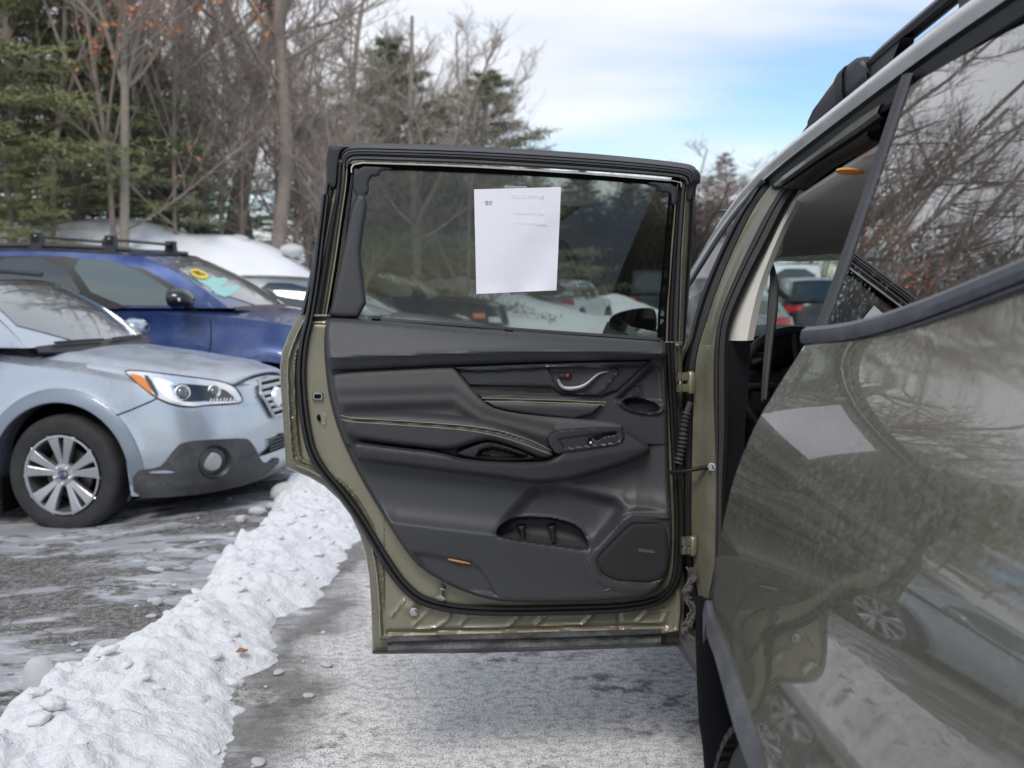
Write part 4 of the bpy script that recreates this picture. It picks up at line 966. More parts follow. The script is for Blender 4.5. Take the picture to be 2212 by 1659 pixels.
# ---- cabin
m_cabin = M('dark_cabin_plastic', (.02, .021, .023), .6, bump=(200, .1))
hl = []
for t in (-.24, -.30, -.55, -.85, -1.2, -1.5):
    hl.append([W(s, t, float(roof_z(max(s, -.45)))-.075+.035*math.sin(math.pi*min(1, (-t-.2)/1.3))-.02*(s < -.3)) for s in np.linspace(-.55, 2.6, 20)])
loft('headliner', hl, m_headliner, suv, solid_=-.01)
gh_h = W(.30, -.27, 1.60)
dl = P(1838, 372, 2.55)
revolve('orange_glint', [(0, .005), (.018, .004), (.03, 0), (.03, -.004)], P(1836, 373, 2.5), (-.12, -.1, -1), M('amber_lens_and_glint', (.75, .33, .08), .3, coat=.5), suv, 24)  # orange light reflection at the headliner, put in as a small coloured disc
# windscreen, header, dashboard
ws = glass('windscreen_glass', (.72, .80, .76), 1.45, haze=.12, haze_col=(.4, .42, .4))
loft('windscreen', [[W(s, t, z) for t in np.linspace(-.10 if z < 1.3 else -.2, -1.55, 8)] for s, z in ((-1.42, 1.12), (-1.2, 1.25), (-.9, 1.42), (-.6, 1.57), (-.52, 1.61))], ws, suv)
loft('windscreen_header', [[W(s, t, z) for t in (-.2, -.8, -1.5)] for s, z in ((-.60, 1.545), (-.56, 1.53), (-.42, 1.56), (-.38, 1.60), (-.58, 1.62))], m_black, suv, solid_=.01)
loft('sun_visor', [[W(s, t, z) for t in (-.30, -.5, -.72)] for s, z in ((-.52, 1.50), (-.50, 1.495), (-.34, 1.565), (-.33, 1.575))], m_headliner, suv, solid_=.012)
dz = [(-1.35, 1.13), (-1.05, 1.17), (-.86, 1.185), (-.76, 1.16), (-.72, 1.08), (-.66, .95), (-.68, .75), (-.75, .5)]
loft('dashboard', [[W(s, t, z+.045*math.exp(-((t+.47)/.24)**2)*(z > 1.1)) for t in np.linspace(-.05, -1.5, 30)] for s, z in dz], m_cabin, suv, sharp=50, solid_=.02)
sc_ = W(-.56, -.47, 1.06); ax = SR*.93+np.array([0, 0, .36]); e1 = ST; e2 = np.cross(ax/np.linalg.norm(ax), e1)
ring = [sc_+.19*(e1*math.cos(a)+e2*math.sin(a)) for a in np.linspace(0, 2*math.pi, 50)]
tube('steering_wheel', ring, .016, M('wheel_leather', (.05, .055, .055), .4), suv, 12, cap=False)
panel('steering_hub', [(.09*math.cos(a), .075*math.sin(a)) for a in np.linspace(0, 6.1, 16)], lambda a, b: sc_+a[:, None]*e1+b[:, None]*e2, .03, m_cabin, suv, ax, back=.04)
for a in (0, math.pi, -math.pi/2):
    tube('wheel_spoke', [sc_+.06*(e1*math.cos(a)+e2*math.sin(a)), sc_+.18*(e1*math.cos(a)+e2*math.sin(a))], .013, m_cabin, suv, 8)
box('instrument_screen', W(-.70, -.47, 1.135), (.34, .02, .07), m_piano, suv, .01, rz=-.065)
for i in range(4): box('console_switch', W(-.62, -.62-.05*(i % 2), .93-.03*i), (.06, .02, .012), m_gloss, suv, .003)
# driver seat: rounded shoulder and headrest
def seat(t0, s0):
    rr = []
    for z, wd, ds in ((.62, .25, .0), (.8, .27, .02), (1.0, .265, .05), (1.12, .22, .08), (1.19, .13, .09), (1.22, .04, .09)):
        rr.append([W(s0+ds+.055*math.cos(a), t0+wd*math.sin(a)*(1 if abs(math.sin(a)) < .9 else 1), z) for a in np.linspace(0, 2*math.pi, 20)])
    o = loft('front_seat', rr, m_leather, suv)
    rr = [[W(s0+.10+.05*k*math.cos(a), t0+.13*k*math.sin(a), z) for a in np.linspace(0, 2*math.pi, 16)] for z, k in ((1.22, .6), (1.25, 1), (1.36, 1), (1.40, .6))]
    loft('headrest', rr, m_leather, suv)
    return o
seat(-.50, .02); seat(-1.20, .02)
# far side of the car closes the cabin
loft('far_side_panel', [[W(s, -1.62-.12*(z < 1.2), z) for s in (-1.6, 0, 1.5, 3.0)] for z in (.35, .8, 1.25)], m_olive, suv, solid_=.04)
loft('far_side_window', [[W(s, -1.64+.12*(z > 1.5), z) for s in (-1.0, 0, 1.5, 3.0)] for z in (1.26, 1.5, 1.70)], glass('privacy_glass', (.06, .07, .07), 1.5), suv)
loft('cabin_floor', [[W(s, t, .42) for s in (-1.6, 3.0)] for t in (.02, -1.6)], M('grey_carpet', (.10, .10, .10), .9), suv, solid_=.04)
loft('rear_seat', [[W(s, t, z) for t in (-.15, -.8, -1.45)] for s, z in ((.95, .6), (.75, .72), (.95, .75), (1.15, 1.15), (1.28, 1.18), (1.35, .6))], m_leather, suv, solid_=.02)
loft('tail_end', [[W(3.0+.1*(z < 1.2), t, z) for t in (.1*(z < 1.2)-.02-.15*(z > 1.5), -.8, -1.65)] for z in (.35, .8, 1.25, 1.7, 1.8)], m_olive, suv, solid_=.03)
loft('bonnet', [[W(s, t, z) for t in (-.05, -.4, -.8, -1.2, -1.55)] for s, z in ((-1.4, 1.13), (-1.9, 1.08), (-2.3, 1.0), (-2.45, .9), (-2.5, .5))], m_olive, suv, solid_=.02)
# belt strap of the driver, hung from its guide
sb = [(1667, 560, 3.12), (1676, 585, 3.08), (1682, 625, 3.06), (1680, 670, 3.05), (1671, 740, 3.05), (1664, 800, 3.05), (1658, 860, 3.06)]
sa = [(1659, 560, 3.10), (1664, 600, 3.08), (1659, 640, 3.06), (1656, 700, 3.05), (1650, 760, 3.05), (1646, 810, 3.05), (1643, 870, 3.06)]
pstrip('seat_belt', sa, sb, [(0, 0), (.2, .006), (.45, .002), (.7, .009), (1, .003)], M('belt_webbing', (.10, .10, .105), .75, bump=(500, .4, .002)), (0, -1, 0), 50, 2, .0015)
gp = PP([(1680, 508, 3.09), (1684, 520, 3.08), (1680, 545, 3.08), (1672, 556, 3.08)])
tube('belt_guide', gp, [.006, .011, .011, .006], m_beige, suv, 12)
tube('belt_guide', PP([(1672, 540, 3.07), (1664, 562, 3.06), (1662, 576, 3.06)]), [.006, .011, .008], m_beige, suv, 12)
# mirror of the driver, seen through the tinted pane of the open door
mc = [(1316, 688), (1330, 676), (1370, 666), (1405, 664), (1416, 670), (1420, 695), (1417, 716), (1410, 724), (1360, 722), (1322, 716), (1314, 705)]
Ym = 4.02
mpoly = lambda k, Y: [tuple(np.array([1368, 696])+k*(np.array(p)-np.array([1368, 696]))) for p in mc]
def mfn(Y): return lambda a, b: np.array([P(x, y, Y) for x, y in zip(a, b)])
rr = [[P(*p, Ym+y) for p in smooth(mpoly(k, 0), 2, True)] for k, y in ((.93, .0), (1.0, .01), (1.0, .05), (.85, .10), (.5, .14), (.1, .155))]
loft('mirror_housing', rr, m_black, suv, closed=True)
m_mirror = M('mirror_face', (.62, .66, .66), .02, 1)
panel('mirror_glass', mpoly(.93, 0), mfn(Ym+.006), 8, m_mirror, suv, (.12, -1, .1), back=None, it=2)
tube('mirror_arm', [P(1418, 716, Ym+.05), P(1445, 735, Ym+.05)], .03, m_black, suv, 8)
# ------------------------------------------------------------------ the opened rear door (a part of the suv; its pieces are sub-parts)
sil = [(650, 672), (640, 690), (622, 724), (608, 762), (605, 790), (606, 830), (610, 880), (614, 950), (618, 1010), (640, 1020), (668, 1031), (700, 1050), (732, 1080), (758, 1115), (778, 1158), (791, 1205), (798, 1250), (801, 1300), (803, 1350), (804, 1411), (840, 1413), (1150, 1406), (1463, 1392), (1478, 1385)]
skin_poly = sil+[(1480, 1300), (1478, 1100), (1476, 900), (1474, 745), (1440, 742), (1100, 715), (800, 690), (700, 686)]
def skin_fn(p, d):
    return -.010*sstep(6, 9, d)*(1-sstep(17, 20, d)) + .012*sstep(8, 14, d)*(1-sstep(15, 24, d))
door = relief('rear_door', skin_poly, m_olive, suv, w0=-.075, bulge=.012, r=5, step=9, it=0, back=.05)
# inner shell with hems, channels and pressed ribs
cen = [(668, 692), (657, 730), (650, 790), (652, 850), (660, 920), (672, 975), (697, 1018), (745, 1072), (788, 1135), (826, 1200), (868, 1262), (905, 1294), (950, 1309), (1014, 1318), (1110, 1320), (1206, 1318), (1320, 1315), (1380, 1309), (1425, 1297), (1452, 1274), (1464, 1235), (1467, 1150), (1464, 1060), (1458, 960), (1452, 850), (1446, 742)]
inner_poly = [(664, 676), (655, 690), (636, 727), (622, 765), (618, 795), (620, 860), (625, 950), (631, 1004), (672, 1019), (712, 1042), (745, 1072), (772, 1110), (792, 1155), (806, 1205), (813, 1255), (817, 1310), (820, 1404), (1466, 1386), (1474, 1300), (1472, 1100), (1468, 900), (1464, 738), (1440, 736), (1100, 712), (800, 688)]
ribs = [[(893, 1351), (936, 1311), (956, 1316), (972, 1326), (966, 1340), (941, 1357), (893, 1361)],
        [(992, 1352), (1012, 1330), (1110, 1329), (1122, 1331), (1097, 1355), (994, 1358)],
        [(1157, 1350), (1182, 1327), (1272, 1325), (1280, 1328), (1258, 1350), (1160, 1354)],
        [(1376, 1343), (1398, 1323), (1430, 1318), (1440, 1322), (1431, 1345), (1380, 1346)]]
TRIM_O = [(703, 692), (699, 752), (706, 830), (716, 882), (732, 934), (755, 987), (782, 1039), (819, 1100), (850, 1150), (880, 1196), (911, 1230), (975, 1268), (1042, 1292), (1093, 1301), (1210, 1301), (1366, 1294), (1413, 1282), (1438, 1255), (1450, 1215), (1453, 1150), (1446, 1026), (1443, 900), (1441, 800), (1438, 690)]
def jamb_fn(p, d):
    h = np.zeros(len(p))
    ch = (p[:, 0] < 830)
    prof = np.interp(d, [0, 3, 5, 8, 11, 14, 17, 21, 60], [-.012, .0, .0, -.014, -.014, -.004, -.004, -.016, -.016])
    h += np.where(ch, prof, np.interp(d, [0, 3, 8, 60], [-.012, 0, -.012, -.012]))
    dc = dist_to(p, np.array(cen), False); ins = sdist(p, np.array(cen+[(1446, 742), (668, 692)]))
    h += .020*sstep(6, -12, ins) - .060*sstep(-6, -22, sdist(p, np.array(TRIM_O, float)))
    for q in ribs:
        s = sdist(p, np.array(q, float)); h += .005*np.exp(-(s/4.2)**2)
    s = dist_to(p, np.array([(874, 1297), (846, 1332)], float), False); h += .006*np.exp(-(s/3.5)**2)
    s = dist_to(p, np.array([(886, 1312), (893, 1303)], float), False); h += .012*np.exp(-(s/13)**2)
    s = dist_to(p, np.array([(1337, 1325), (1338, 1368)], float), False); h -= .004*np.exp(-(s/5)**2)
    s = dist_to(p, np.array([(838, 1366), (1440, 1350)], float), False); h -= .008*np.exp(-(s/4)**2)
    # raised belt ribs near the upper corner of the flange
    for ln in ([(666, 700), (640, 760), (636, 830), (640, 930), (648, 990)], [(660, 712), (650, 760)]):
        s = dist_to(p, np.array(ln, float), False); h += .008*np.exp(-(s/3.6)**2)
    return h
relief('inner_shell', inner_poly, m_jamb, door, w0=-.03, bulge=.004, r=4, fn=jamb_fn, step=3.8, it=1, back=.04)
# salt crust on the foot of the shell
def vary(p): return p
sealprof = [(0, -.02), (.03, .002), (.16, .013), (.34, .016), (.46, .008), (.52, .006), (.6, .014), (.8, .015), (.95, .003), (1, -.02)]
c2 = resample(smooth([(704, 420), (692, 520), (683, 600)]+cen, 2), 150)
tg = np.gradient(c2, axis=0); tg /= np.linalg.norm(tg, axis=1)[:, None]; nr = np.stack([-tg[:, 1], tg[:, 0]], 1)
wd = np.interp(np.arange(150), [0, 40, 60, 110, 149], [8.5, 11, 12, 11, 9])[:, None]
rows = [D(c2+nr*wd*(1-2*f), -.012+h) for f, h in sealprof]
loft('weather_strip', rows, m_rubber, door, sharp=30, face=DN)

# --- window frame, bands from the silhouette inwards: (v, [u ...])
LV = [402, 468, 534, 600, 679]
Ledge = {'rub0': [703, 691, 680, 668, 649], 'rub1': [713, 701, 690, 679, 659], 'ol1': [728, 715, 703, 691, 675],
         'sl1': [739, 729, 719, 709, 697], 'ln1': [749, 739, 730, 720, 706], 'bk1': [763, 754, 746, 736, 716]}
def LL(k): return [(u, v) for u, v in zip(Ledge[k], LV)]
dstrip('frame_seal', [(706, 330)]+LL('rub0'), [(716, 332)]+LL('rub1'), [(0, -.05), (.1, -.012), (.5, -.004), (.9, -.012), (1, -.02)], m_rubber_grey, door, w0=-.02)
dstrip('window_frame', [(718, 385)]+LL('rub1'), [(730, 385)]+LL('ol1'), [(0, -.01), (.3, .0), (.42, -.008), (.6, -.012), (.75, 0), (1, 0)], m_jamb, door, w0=-.034)
dstrip('frame_channel', [(731, 350)]+LL('ol1'), [(742, 350)]+LL('sl1'), [(0, -.01), (.1, .012), (.5, .016), (.9, .008), (1, -.01)], m_rubber, door, w0=-.024)
dstrip('frame_bead', [(744, 352)]+LL('sl1'), [(752, 352)]+LL('ln1'), [(0, 0), (.2, .004), (.55, -.004), (.7, .008), (.92, .008), (1, 0)], m_jamb, door, w0=-.022)
dstrip('window_channel', [(752, 352)]+LL('ln1'), [(766, 356)]+LL('bk1'), [(0, 0), (.15, .006), (.4, -.01), (.8, -.01), (1, .0)], m_dark, door, w0=-.026)
# right-hand upright
RV = [402, 468, 534, 600, 665, 738]
Re = {'g': [1446, 1441, 1435, 1429, 1422, 1419], 'b1': [1460, 1455, 1449, 1446, 1440, 1438], 'l1': [1463, 1459, 1454, 1449, 1445, 1443], 'o1': [1471, 1466, 1462, 1459, 1455, 1453],
      'k1': [1481, 1477, 1472, 1470, 1468, 1466], 'o2': [1490, 1487, 1484, 1480, 1477, 1475], 'k2': [1504, 1499, 1495, 1491, 1486, 1480]}
def RR(k): return [(u, v) for u, v in zip(Re[k], RV)]
dstrip('window_channel', [(1452, 380)]+RR('g'), [(1470, 386)]+RR('b1'), [(0, 0), (.3, -.008), (.7, -.008), (.85, .006), (1, 0)], m_dark, door, w0=-.026)
dstrip('frame_bead', [(1470, 386)]+RR('b1'), [(1474, 386)]+RR('l1'), [(0, 0), (.3, .006), (.7, .006), (1, 0)], m_jamb, door, w0=-.02)
dstrip('frame_channel', [(1474, 386)]+RR('l1'), [(1482, 386)]+RR('o1'), [(0, -.006), (.3, -.012), (.7, -.012), (1, -.004)], m_black, door, w0=-.02)
dstrip('window_frame', [(1480, 386)]+RR('o1'), [(1488, 386)]+RR('k1'), [(0, -.006), (.2, .008), (.7, .010), (1, -.002)], m_rubber, door, w0=-.022)
dstrip('window_frame', [(1487, 386)]+RR('k1'), [(1497, 386)]+RR('o2'), [(0, -.01), (.25, .0), (.5, -.006), (.75, .002), (1, -.002)], m_jamb, door, w0=-.03)
dstrip('frame_seal', [(1497, 386)]+RR('o2'), [(1508, 388)]+RR('k2'), [(0, -.01), (.2, .006), (.5, .0), (.7, .008), (1, -.04)], m_rubber, door, w0=-.026)
# top weather strip: ribbed rubber
tA = [(736, 345), (738, 328), (748, 319), (770, 316), (860, 318), (989, 322), (1120, 329), (1250, 337), (1380, 348), (1460, 357), (1490, 362), (1500, 370), (1503, 386)]
tB = [(752, 364), (754, 352), (762, 347), (778, 346), (860, 349), (989, 353), (1120, 360), (1250, 368), (1380, 377), (1446, 383), (1472, 386), (1480, 392), (1482, 402)]
ribprof = [(-.25, -.06), (-.12, -.045), (0, -.03), (.04, -.002), (.12, .004), (.17, -.001), (.22, .005), (.33, .006), (.38, .001), (.43, .007), (.52, .007), (.57, .002), (.62, .006), (.66, -.006), (.72, .012), (.86, .013), (.96, .004), (1, -.02)]
dstrip('top_weather_strip', tA, tB, ribprof, m_rubber_grey, door, n=110, w0=-.01, it=3, sharp=18)
# the hood of that strip falls away to the outside of the door
dstrip('door_top', [(712, 318), (760, 313), (989, 318), (1250, 332), (1460, 352), (1495, 362)], [(712, 330), (760, 326), (989, 332), (1250, 347), (1460, 366), (1495, 376)], [(0, -.085), (.3, -.07), (.6, -.045), (1, -.03)], m_rubber_grey, door, n=40)
relief('corner_block', [(708, 318), (714, 313), (762, 316), (742, 322), (734, 338), (731, 372), (729, 400), (722, 412), (706, 396), (704, 350)], m_rubber, door, w0=-.03, bulge=.02, r=6, step=5, it=1, back=.04)
relief('corner_block', [(1486, 360), (1505, 365), (1511, 372), (1514, 380), (1513, 396), (1505, 398), (1502, 430), (1484, 440), (1480, 400)], m_rubber, door, w0=-.04, bulge=.02, r=6, step=5, it=1, back=.04)
bA = [(757, 372), (757, 349), (860, 352), (989, 356.5), (1120, 363), (1250, 371), (1380, 381), (1475, 390), (1474, 404)]
bB = [(761, 374), (761, 352.5), (860, 355.5), (989, 360), (1120, 367), (1250, 375), (1380, 385), (1471, 393), (1470, 404)]
dstrip('bright_bead', bA, bB, [(0, -.006), (.2, .004), (.8, .004), (1, -.006)], M('bare_olive_bead', (.55, .53, .40), .28, .7, .4), door, n=70, w0=-.01, it=1)
dstrip('glass_run', [(761, 353), (989, 360), (1250, 375), (1471, 393)], [(764, 364), (989, 372), (1250, 386), (1462, 404)], [(0, 0), (.3, -.012), (.8, -.012), (1, -.008)], m_dark, door, n=40, w0=-.012)
m_clip = M('grey_blue_plastic', (.028, .030, .036), .55)
relief('run_cover', [(763, 357), (848, 361), (846, 366), (822, 367), (820, 379), (796, 381), (796, 424), (762, 426)], m_clip, door, w0=-.018, bulge=.006, r=4, step=5, it=1)
relief('run_cover', [(1399, 391), (1466, 397), (1464, 440), (1452, 446), (1450, 420), (1446, 416), (1427, 414), (1422, 402), (1402, 399)], m_clip, door, w0=-.018, bulge=.006, r=4, step=5, it=1)
relief('sail_panel', [(764, 420), (797, 419), (780, 520), (778, 560), (795, 686), (710, 686), (716, 660), (742, 540)], m_leather, door, w0=-.010, bulge=.014, r=8, step=7, it=1)
# tinted pane and the sheet taped to it
m_door_glass = glass('tinted_door_glass', (.34, .385, .35), 1.5, haze=.02, haze_col=(.2, .2, .2))
panel('window_pane', [(762, 356), (1470, 396), (1462, 440), (1436, 742), (1100, 722), (700, 692), (716, 660)], lambda a, b: D(np.stack([a, b], 1), -.034), 26, m_door_glass, door, DN, back=None)
dstrip('belt_seal', [(796, 684), (1000, 699), (1200, 714), (1425, 729)], [(796, 692), (1000, 706), (1200, 721), (1425, 737)], [(0, -.02), (.1, -.004), (.8, .0), (1, -.01)], m_rubber, door, n=30, w0=-.012)
for a, b in ((806, 682), (1094, 707)):
    relief('belt_clip', [(a, b), (a+15, b+2), (a+14, b+10), (a+2, b+9), (a-4, b+5)], m_clip, door, w0=.0, bulge=.012, r=3, step=3, it=1)

# --- trim
trim_poly = [(703, 692), (699, 752), (706, 830), (716, 882), (732, 934), (755, 987), (782, 1039), (819, 1100), (850, 1150), (880, 1196), (911, 1230), (975, 1268), (1042, 1292), (1093, 1301), (1210, 1301), (1366, 1294), (1413, 1282), (1438, 1255), (1450, 1215), (1453, 1150), (1446, 1026), (1443, 900), (1441, 800), (1438, 745), (1428, 737), (1100, 716), (800, 690), (722, 686)]
ledge = np.array([(700, 1100), (800, 1120), (854, 1134), (960, 1147), (1073, 1160), (1264, 1189), (1288, 1184), (1310, 1160), (1345, 1112), (1372, 1096), (1400, 1098), (1460, 1112)], float)
dish = np.array([(1160, 1052), (1200, 1048), (1330, 1080), (1350, 1100), (1335, 1130), (1288, 1180), (1262, 1190), (1160, 1175), (1075, 1160), (1070, 1148), (1098, 1112), (1135, 1070)], float)
pocket = smooth([(1072, 1152), (1078, 1138), (1098, 1124), (1118, 1118), (1150, 1117), (1190, 1119), (1235, 1130), (1258, 1146), (1271, 1172), (1270, 1184), (1262, 1187), (1180, 1176), (1082, 1162)], 1, True)
spk = [(1288, 1212), (1298, 1195), (1355, 1137), (1368, 1129), (1425, 1129), (1442, 1140), (1445, 1160), (1446, 1221), (1434, 1250), (1405, 1259), (1345, 1257), (1322, 1252), (1300, 1240)]
pod = np.array([(885, 1190), (930, 1196), (966, 1204), (1018, 1212), (1040, 1228), (1056, 1250), (1078, 1290), (1000, 1280), (930, 1250)], float)
cup_c = np.array([1385, 876.0])
def trim_fn(p, d):
    x, y = p[:, 0], p[:, 1]; yl = np.interp(x, ledge[:, 0], ledge[:, 1]); q = yl-y
    h = np.where(q > 0, -.034+.036*np.exp(-(np.sqrt(np.clip(q, 0, 400)**2+49)-7)/24), .002-.006*sstep(0, -90, q))
    h = h+.012*np.exp(-((x-1455)/38)**2)*(y < 1120)*sstep(750, 800, y)
    h = np.where(y < 960, np.maximum(h, -.02), h)
    sd = sdist(p, dish); inn = sstep(10, -22, sd)*sstep(-6, 8, yl-y+8); h = h-.020*inn+.008*np.exp(-((sd-6)/12)**2)*sstep(1210, 1250, x)*sstep(0, 22, q)
    sp = sdist(p, pocket); h = h-.055*sstep(1.5, -3.5, sp)+.002*np.exp(-((sp-3)/3)**2)
    ss_ = sdist(p, np.array(spk, float)); h = h+.010*sstep(24, 15, ss_)-.006*sstep(2, -2, ss_)
    pd_ = sdist(p, pod); h = h-.013*sstep(4, -10, pd_)
    # oval cup below the mirror-side corner, the face above it hollowed
    ax_ = (x-cup_c[0])*math.cos(.19)+(y-cup_c[1])*math.sin(.19); ay = -(x-cup_c[0])*math.sin(.19)+(y-cup_c[1])*math.cos(.19)
    e = np.sqrt((ax_/40)**2+(ay/14)**2); h = h-.05*sstep(1.06, .82, e)+.010*np.exp(-((e-1.15)/.16)**2)*(ay > -2)
    tri = sdist(p, np.array([(1412, 786), (1432, 796), (1436, 872), (1345, 870), (1330, 862)], float)); h = h-.016*sstep(4, -10, tri)
    return h
relief('trim_panel', trim_poly, m_trim, door, w0=.008, bulge=.046, r=9, fn=trim_fn, step=3.3, it=1, back=.03)
def up_fn(p, d):
    x, y = p[:, 0], p[:, 1]; cr = np.interp(x, [700, 850, 1000, 1200, 1440], [772, 768, 762, 758, 762]); top = np.interp(x, [700, 1440], [684, 738])
    q = (y-cr); up = np.clip((cr-y)/(cr-top), 0, 1)
    return -.040*up**1.2 - np.where(q > 0, .0009*np.clip(q, 0, 60), 0) + .004*np.exp(-(q/5)**2)
relief('upper_trim', [(704, 697), (712, 687), (724, 687), (800, 691), (1100, 717), (1428, 737), (1438, 744), (1440, 760), (1438, 778), (1250, 781), (975, 791), (850, 797), (722, 804), (711, 800), (704, 745)], m_leather, door, w0=.045, bulge=.045, r=9, fn=up_fn, step=5, it=1, back=.06)
def mid_fn(p, d):
    x, y = p[:, 0], p[:, 1]; cr = np.interp(x, [715, 850, 980, 1040, 1200, 1350], [836, 832, 828, 872, 912, 922])
    return -.010*sstep(0, 26, y-cr)*(x < 1200) - .020*sstep(30, 62, y-cr) - .000*x
relief('door_pad', [(717, 815), (728, 805), (850, 798), (975, 792), (985, 797), (1010, 829), (1045, 868), (1075, 885), (1150, 897), (1272, 906), (1335, 914), (1350, 926), (1320, 950), (1215, 985), (1150, 975), (1080, 940), (1000, 920), (850, 910), (745, 908), (733, 890)], m_pad, door, w0=.040, bulge=.026, r=7, fn=mid_fn, step=5, it=1, back=.03)
def ins_fn(p, d):
    x, y = p[:, 0], p[:, 1]; l = np.interp(x, [1029, 1315], [863, 871]); return -.006*np.exp(-((y-l)/2.2)**2)+.006*np.exp(-((y-l-12)/12)**2)
relief('stitched_insert', [(1026, 846), (1315, 861), (1268, 908), (1150, 897), (1078, 885), (1045, 868)], m_leather, door, w0=.036, bulge=.016, r=5, fn=ins_fn, step=4.5, it=1, back=.03)
hand = np.array([(1185, 797), (1200, 796), (1335, 797), (1300, 840), (1286, 849), (1215, 845), (1203, 832)], float)
def dec_fn(p, d):
    x, y = p[:, 0], p[:, 1]; l1 = np.interp(x, [980, 1030, 1190, 1330], [797, 802, 794, 790]); l2 = np.interp(x, [980, 1190, 1215, 1300, 1420], [832, 834, 850, 856, 800])
    h = -.012*sstep(-2, 4, y-l1) - .010*sstep(-2, 4, y-l2)*(x < 1330)
    return h-.035*sstep(1.5, -2.5, sdist(p, hand))+.003*np.exp(-((sdist(p, hand)-4)/3)**2)
relief('decor_trim', [(979, 791), (1100, 786), (1250, 781), (1408, 778), (1316, 861), (1150, 854), (1026, 848), (1003, 822)], m_gloss, door, w0=.036, bulge=.020, r=4, fn=dec_fn, step=3.6, it=0, back=.03)
# stitch rows: many short thread dashes
def stitches(lines, w, name='stitching'):
    parts = []
    for ln in lines:
        c = resample(smooth(ln, 2), 400); L_ = np.r_[0, np.cumsum(np.linalg.norm(np.diff(c, axis=0), axis=1))]; n = int(L_[-1]/4.1)
        for i in range(n):
            a, b = (i+.15)*L_[-1]/n, (i+.75)*L_[-1]/n
            p = np.array([[np.interp(t, L_, c[:, k]) for k in (0, 1)] for t in (a, (a+b)/2, b)]); tn = (p[2]-p[0])/np.linalg.norm(p[2]-p[0]); nn = np.array([-tn[1], tn[0]])
            ww = w(p) if callable(w) else w
            q = [D(p+nn*o, ww+hh) for o, hh in ((-.95, -.002), (-.5, .0012), (.5, .0012), (.95, -.002))]
            parts.append((np.vstack(q), [(0, 3, 4, 1), (1, 4, 5, 2), (3, 6, 7, 4), (4, 7, 8, 5), (6, 9, 10, 7), (7, 10, 11, 8)]))
    o = join_meshes(name, parts, m_thread, door); o['kind'] = 'stuff'; return o
stitches([[(1040, 860), (1110, 861.5), (1200, 864), (1310, 869)], [(1047, 867), (1110, 868), (1200, 870), (1306, 875)]], .0545)
# armrest: pad, body with switch plate, pull cup
def arm_fn(p, d):
    x, y = p[:, 0], p[:, 1]; l = np.interp(x, [733, 760, 850, 1000, 1080, 1150, 1200], [902, 908, 912, 923, 935, 958, 982])
    q = y-l; return -.018*np.clip(-q/26, 0, 1)**1.3 - .006*np.exp(-(q/2.4)**2) - .012*np.clip(q/60, 0, 1)
relief('armrest_pad', [(733, 897), (745, 891), (800, 888), (850, 887), (1000, 896), (1080, 914), (1150, 946), (1192, 970), (1198, 980), (1190, 990), (1180, 991), (1158, 987), (1120, 970), (1075, 955), (1045, 951), (985, 972), (950, 973), (850, 962), (752, 947)], m_leather, door, w0=.045, bulge=.052, r=13, fn=arm_fn, step=4.6, it=1, back=.05)
def arm_w(p): 
    d = dist_to(p, densify(smooth([(733, 897), (745, 891), (800, 888), (850, 887), (1000, 896), (1080, 914), (1150, 946), (1192, 970), (1198, 980), (1190, 990), (1180, 991), (1158, 987), (1120, 970), (1075, 955), (1045, 951), (985, 972), (950, 973), (850, 962), (752, 947)], 1, True), 5)); e = np.clip(d/13, 0, 1)
    return .045+.052*np.sqrt(1-(1-e)**2)+arm_fn(p, d)+.0012
up_l = [(736, 897), (760, 903.5), (850, 907.5), (1000, 918), (1080, 929), (1150, 952), (1197, 976)]
lo_l = [(737, 906), (760, 912), (850, 917), (1000, 928), (1076, 941), (1145, 964), (1196, 984)]
stitches([up_l, lo_l], arm_w)
def body_fn(p, d):
    x, y = p[:, 0], p[:, 1]; mid = np.interp(x, [750, 950, 1150, 1260, 1400], [972, 992, 1006, 990, 965])
    return -.014*np.clip((y-mid)/30, 0, 1.2) - .0*x
relief('armrest', [(750, 948), (850, 962), (950, 973), (1000, 990), (1150, 997), (1190, 990), (1210, 975), (1225, 945), (1345, 928), (1352, 930), (1380, 945), (1404, 964), (1405, 974), (1398, 984), (1338, 1009), (1234, 1038), (1190, 1043), (1156, 1045), (1100, 1037), (1026, 1027), (950, 1018), (850, 1005), (775, 994), (768, 985)], m_trim, door, w0=.030, bulge=.055, r=12, fn=body_fn, step=4.8, it=1, back=.05)
cup = np.array([(1040, 972), (1062, 966), (1090, 972), (1138, 986), (1132, 990), (1080, 991), (1028, 986)], float)
relief('pull_cup', [(985, 976), (1040, 954), (1062, 952), (1100, 962), (1160, 986), (1158, 992), (1120, 997), (1060, 997), (990, 985)], m_black, door, w0=.058, bulge=.018, r=5, fn=lambda p, d: -.03*sstep(3, -5, sdist(p, cup)), step=4, it=1)
def sw_fn(p, d):
    s = sdist(p, np.array([(1207, 948), (1331, 931), (1339, 935), (1341, 950), (1334, 957), (1219, 970)], float))
    s2 = sdist(p, np.array([(1278, 949), (1282, 943), (1310, 936), (1330, 934), (1334, 938), (1300, 945), (1284, 957)], float))
    return -.004*sstep(1.2, -1.2, s)-.012*sstep(1.5, -3, s2)
relief('switch_plate', [(1180, 950), (1192, 934), (1215, 927), (1335, 922), (1347, 930), (1351, 945), (1342, 960), (1300, 967), (1212, 980), (1198, 980)], m_gloss, door, w0=.082, bulge=.010, r=4, fn=sw_fn, step=2.3, it=1)
relief('window_switch', [(1262, 944), (1275, 942), (1281, 957), (1268, 959)], m_piano, door, w0=.085, bulge=.012, r=3, step=2.6, it=1)
revolve('switch_light', [(0, .004), (.003, .003), (.0035, 0)], D([(1276, 956)], .099)[0], DN, m_chrome, door, 10)
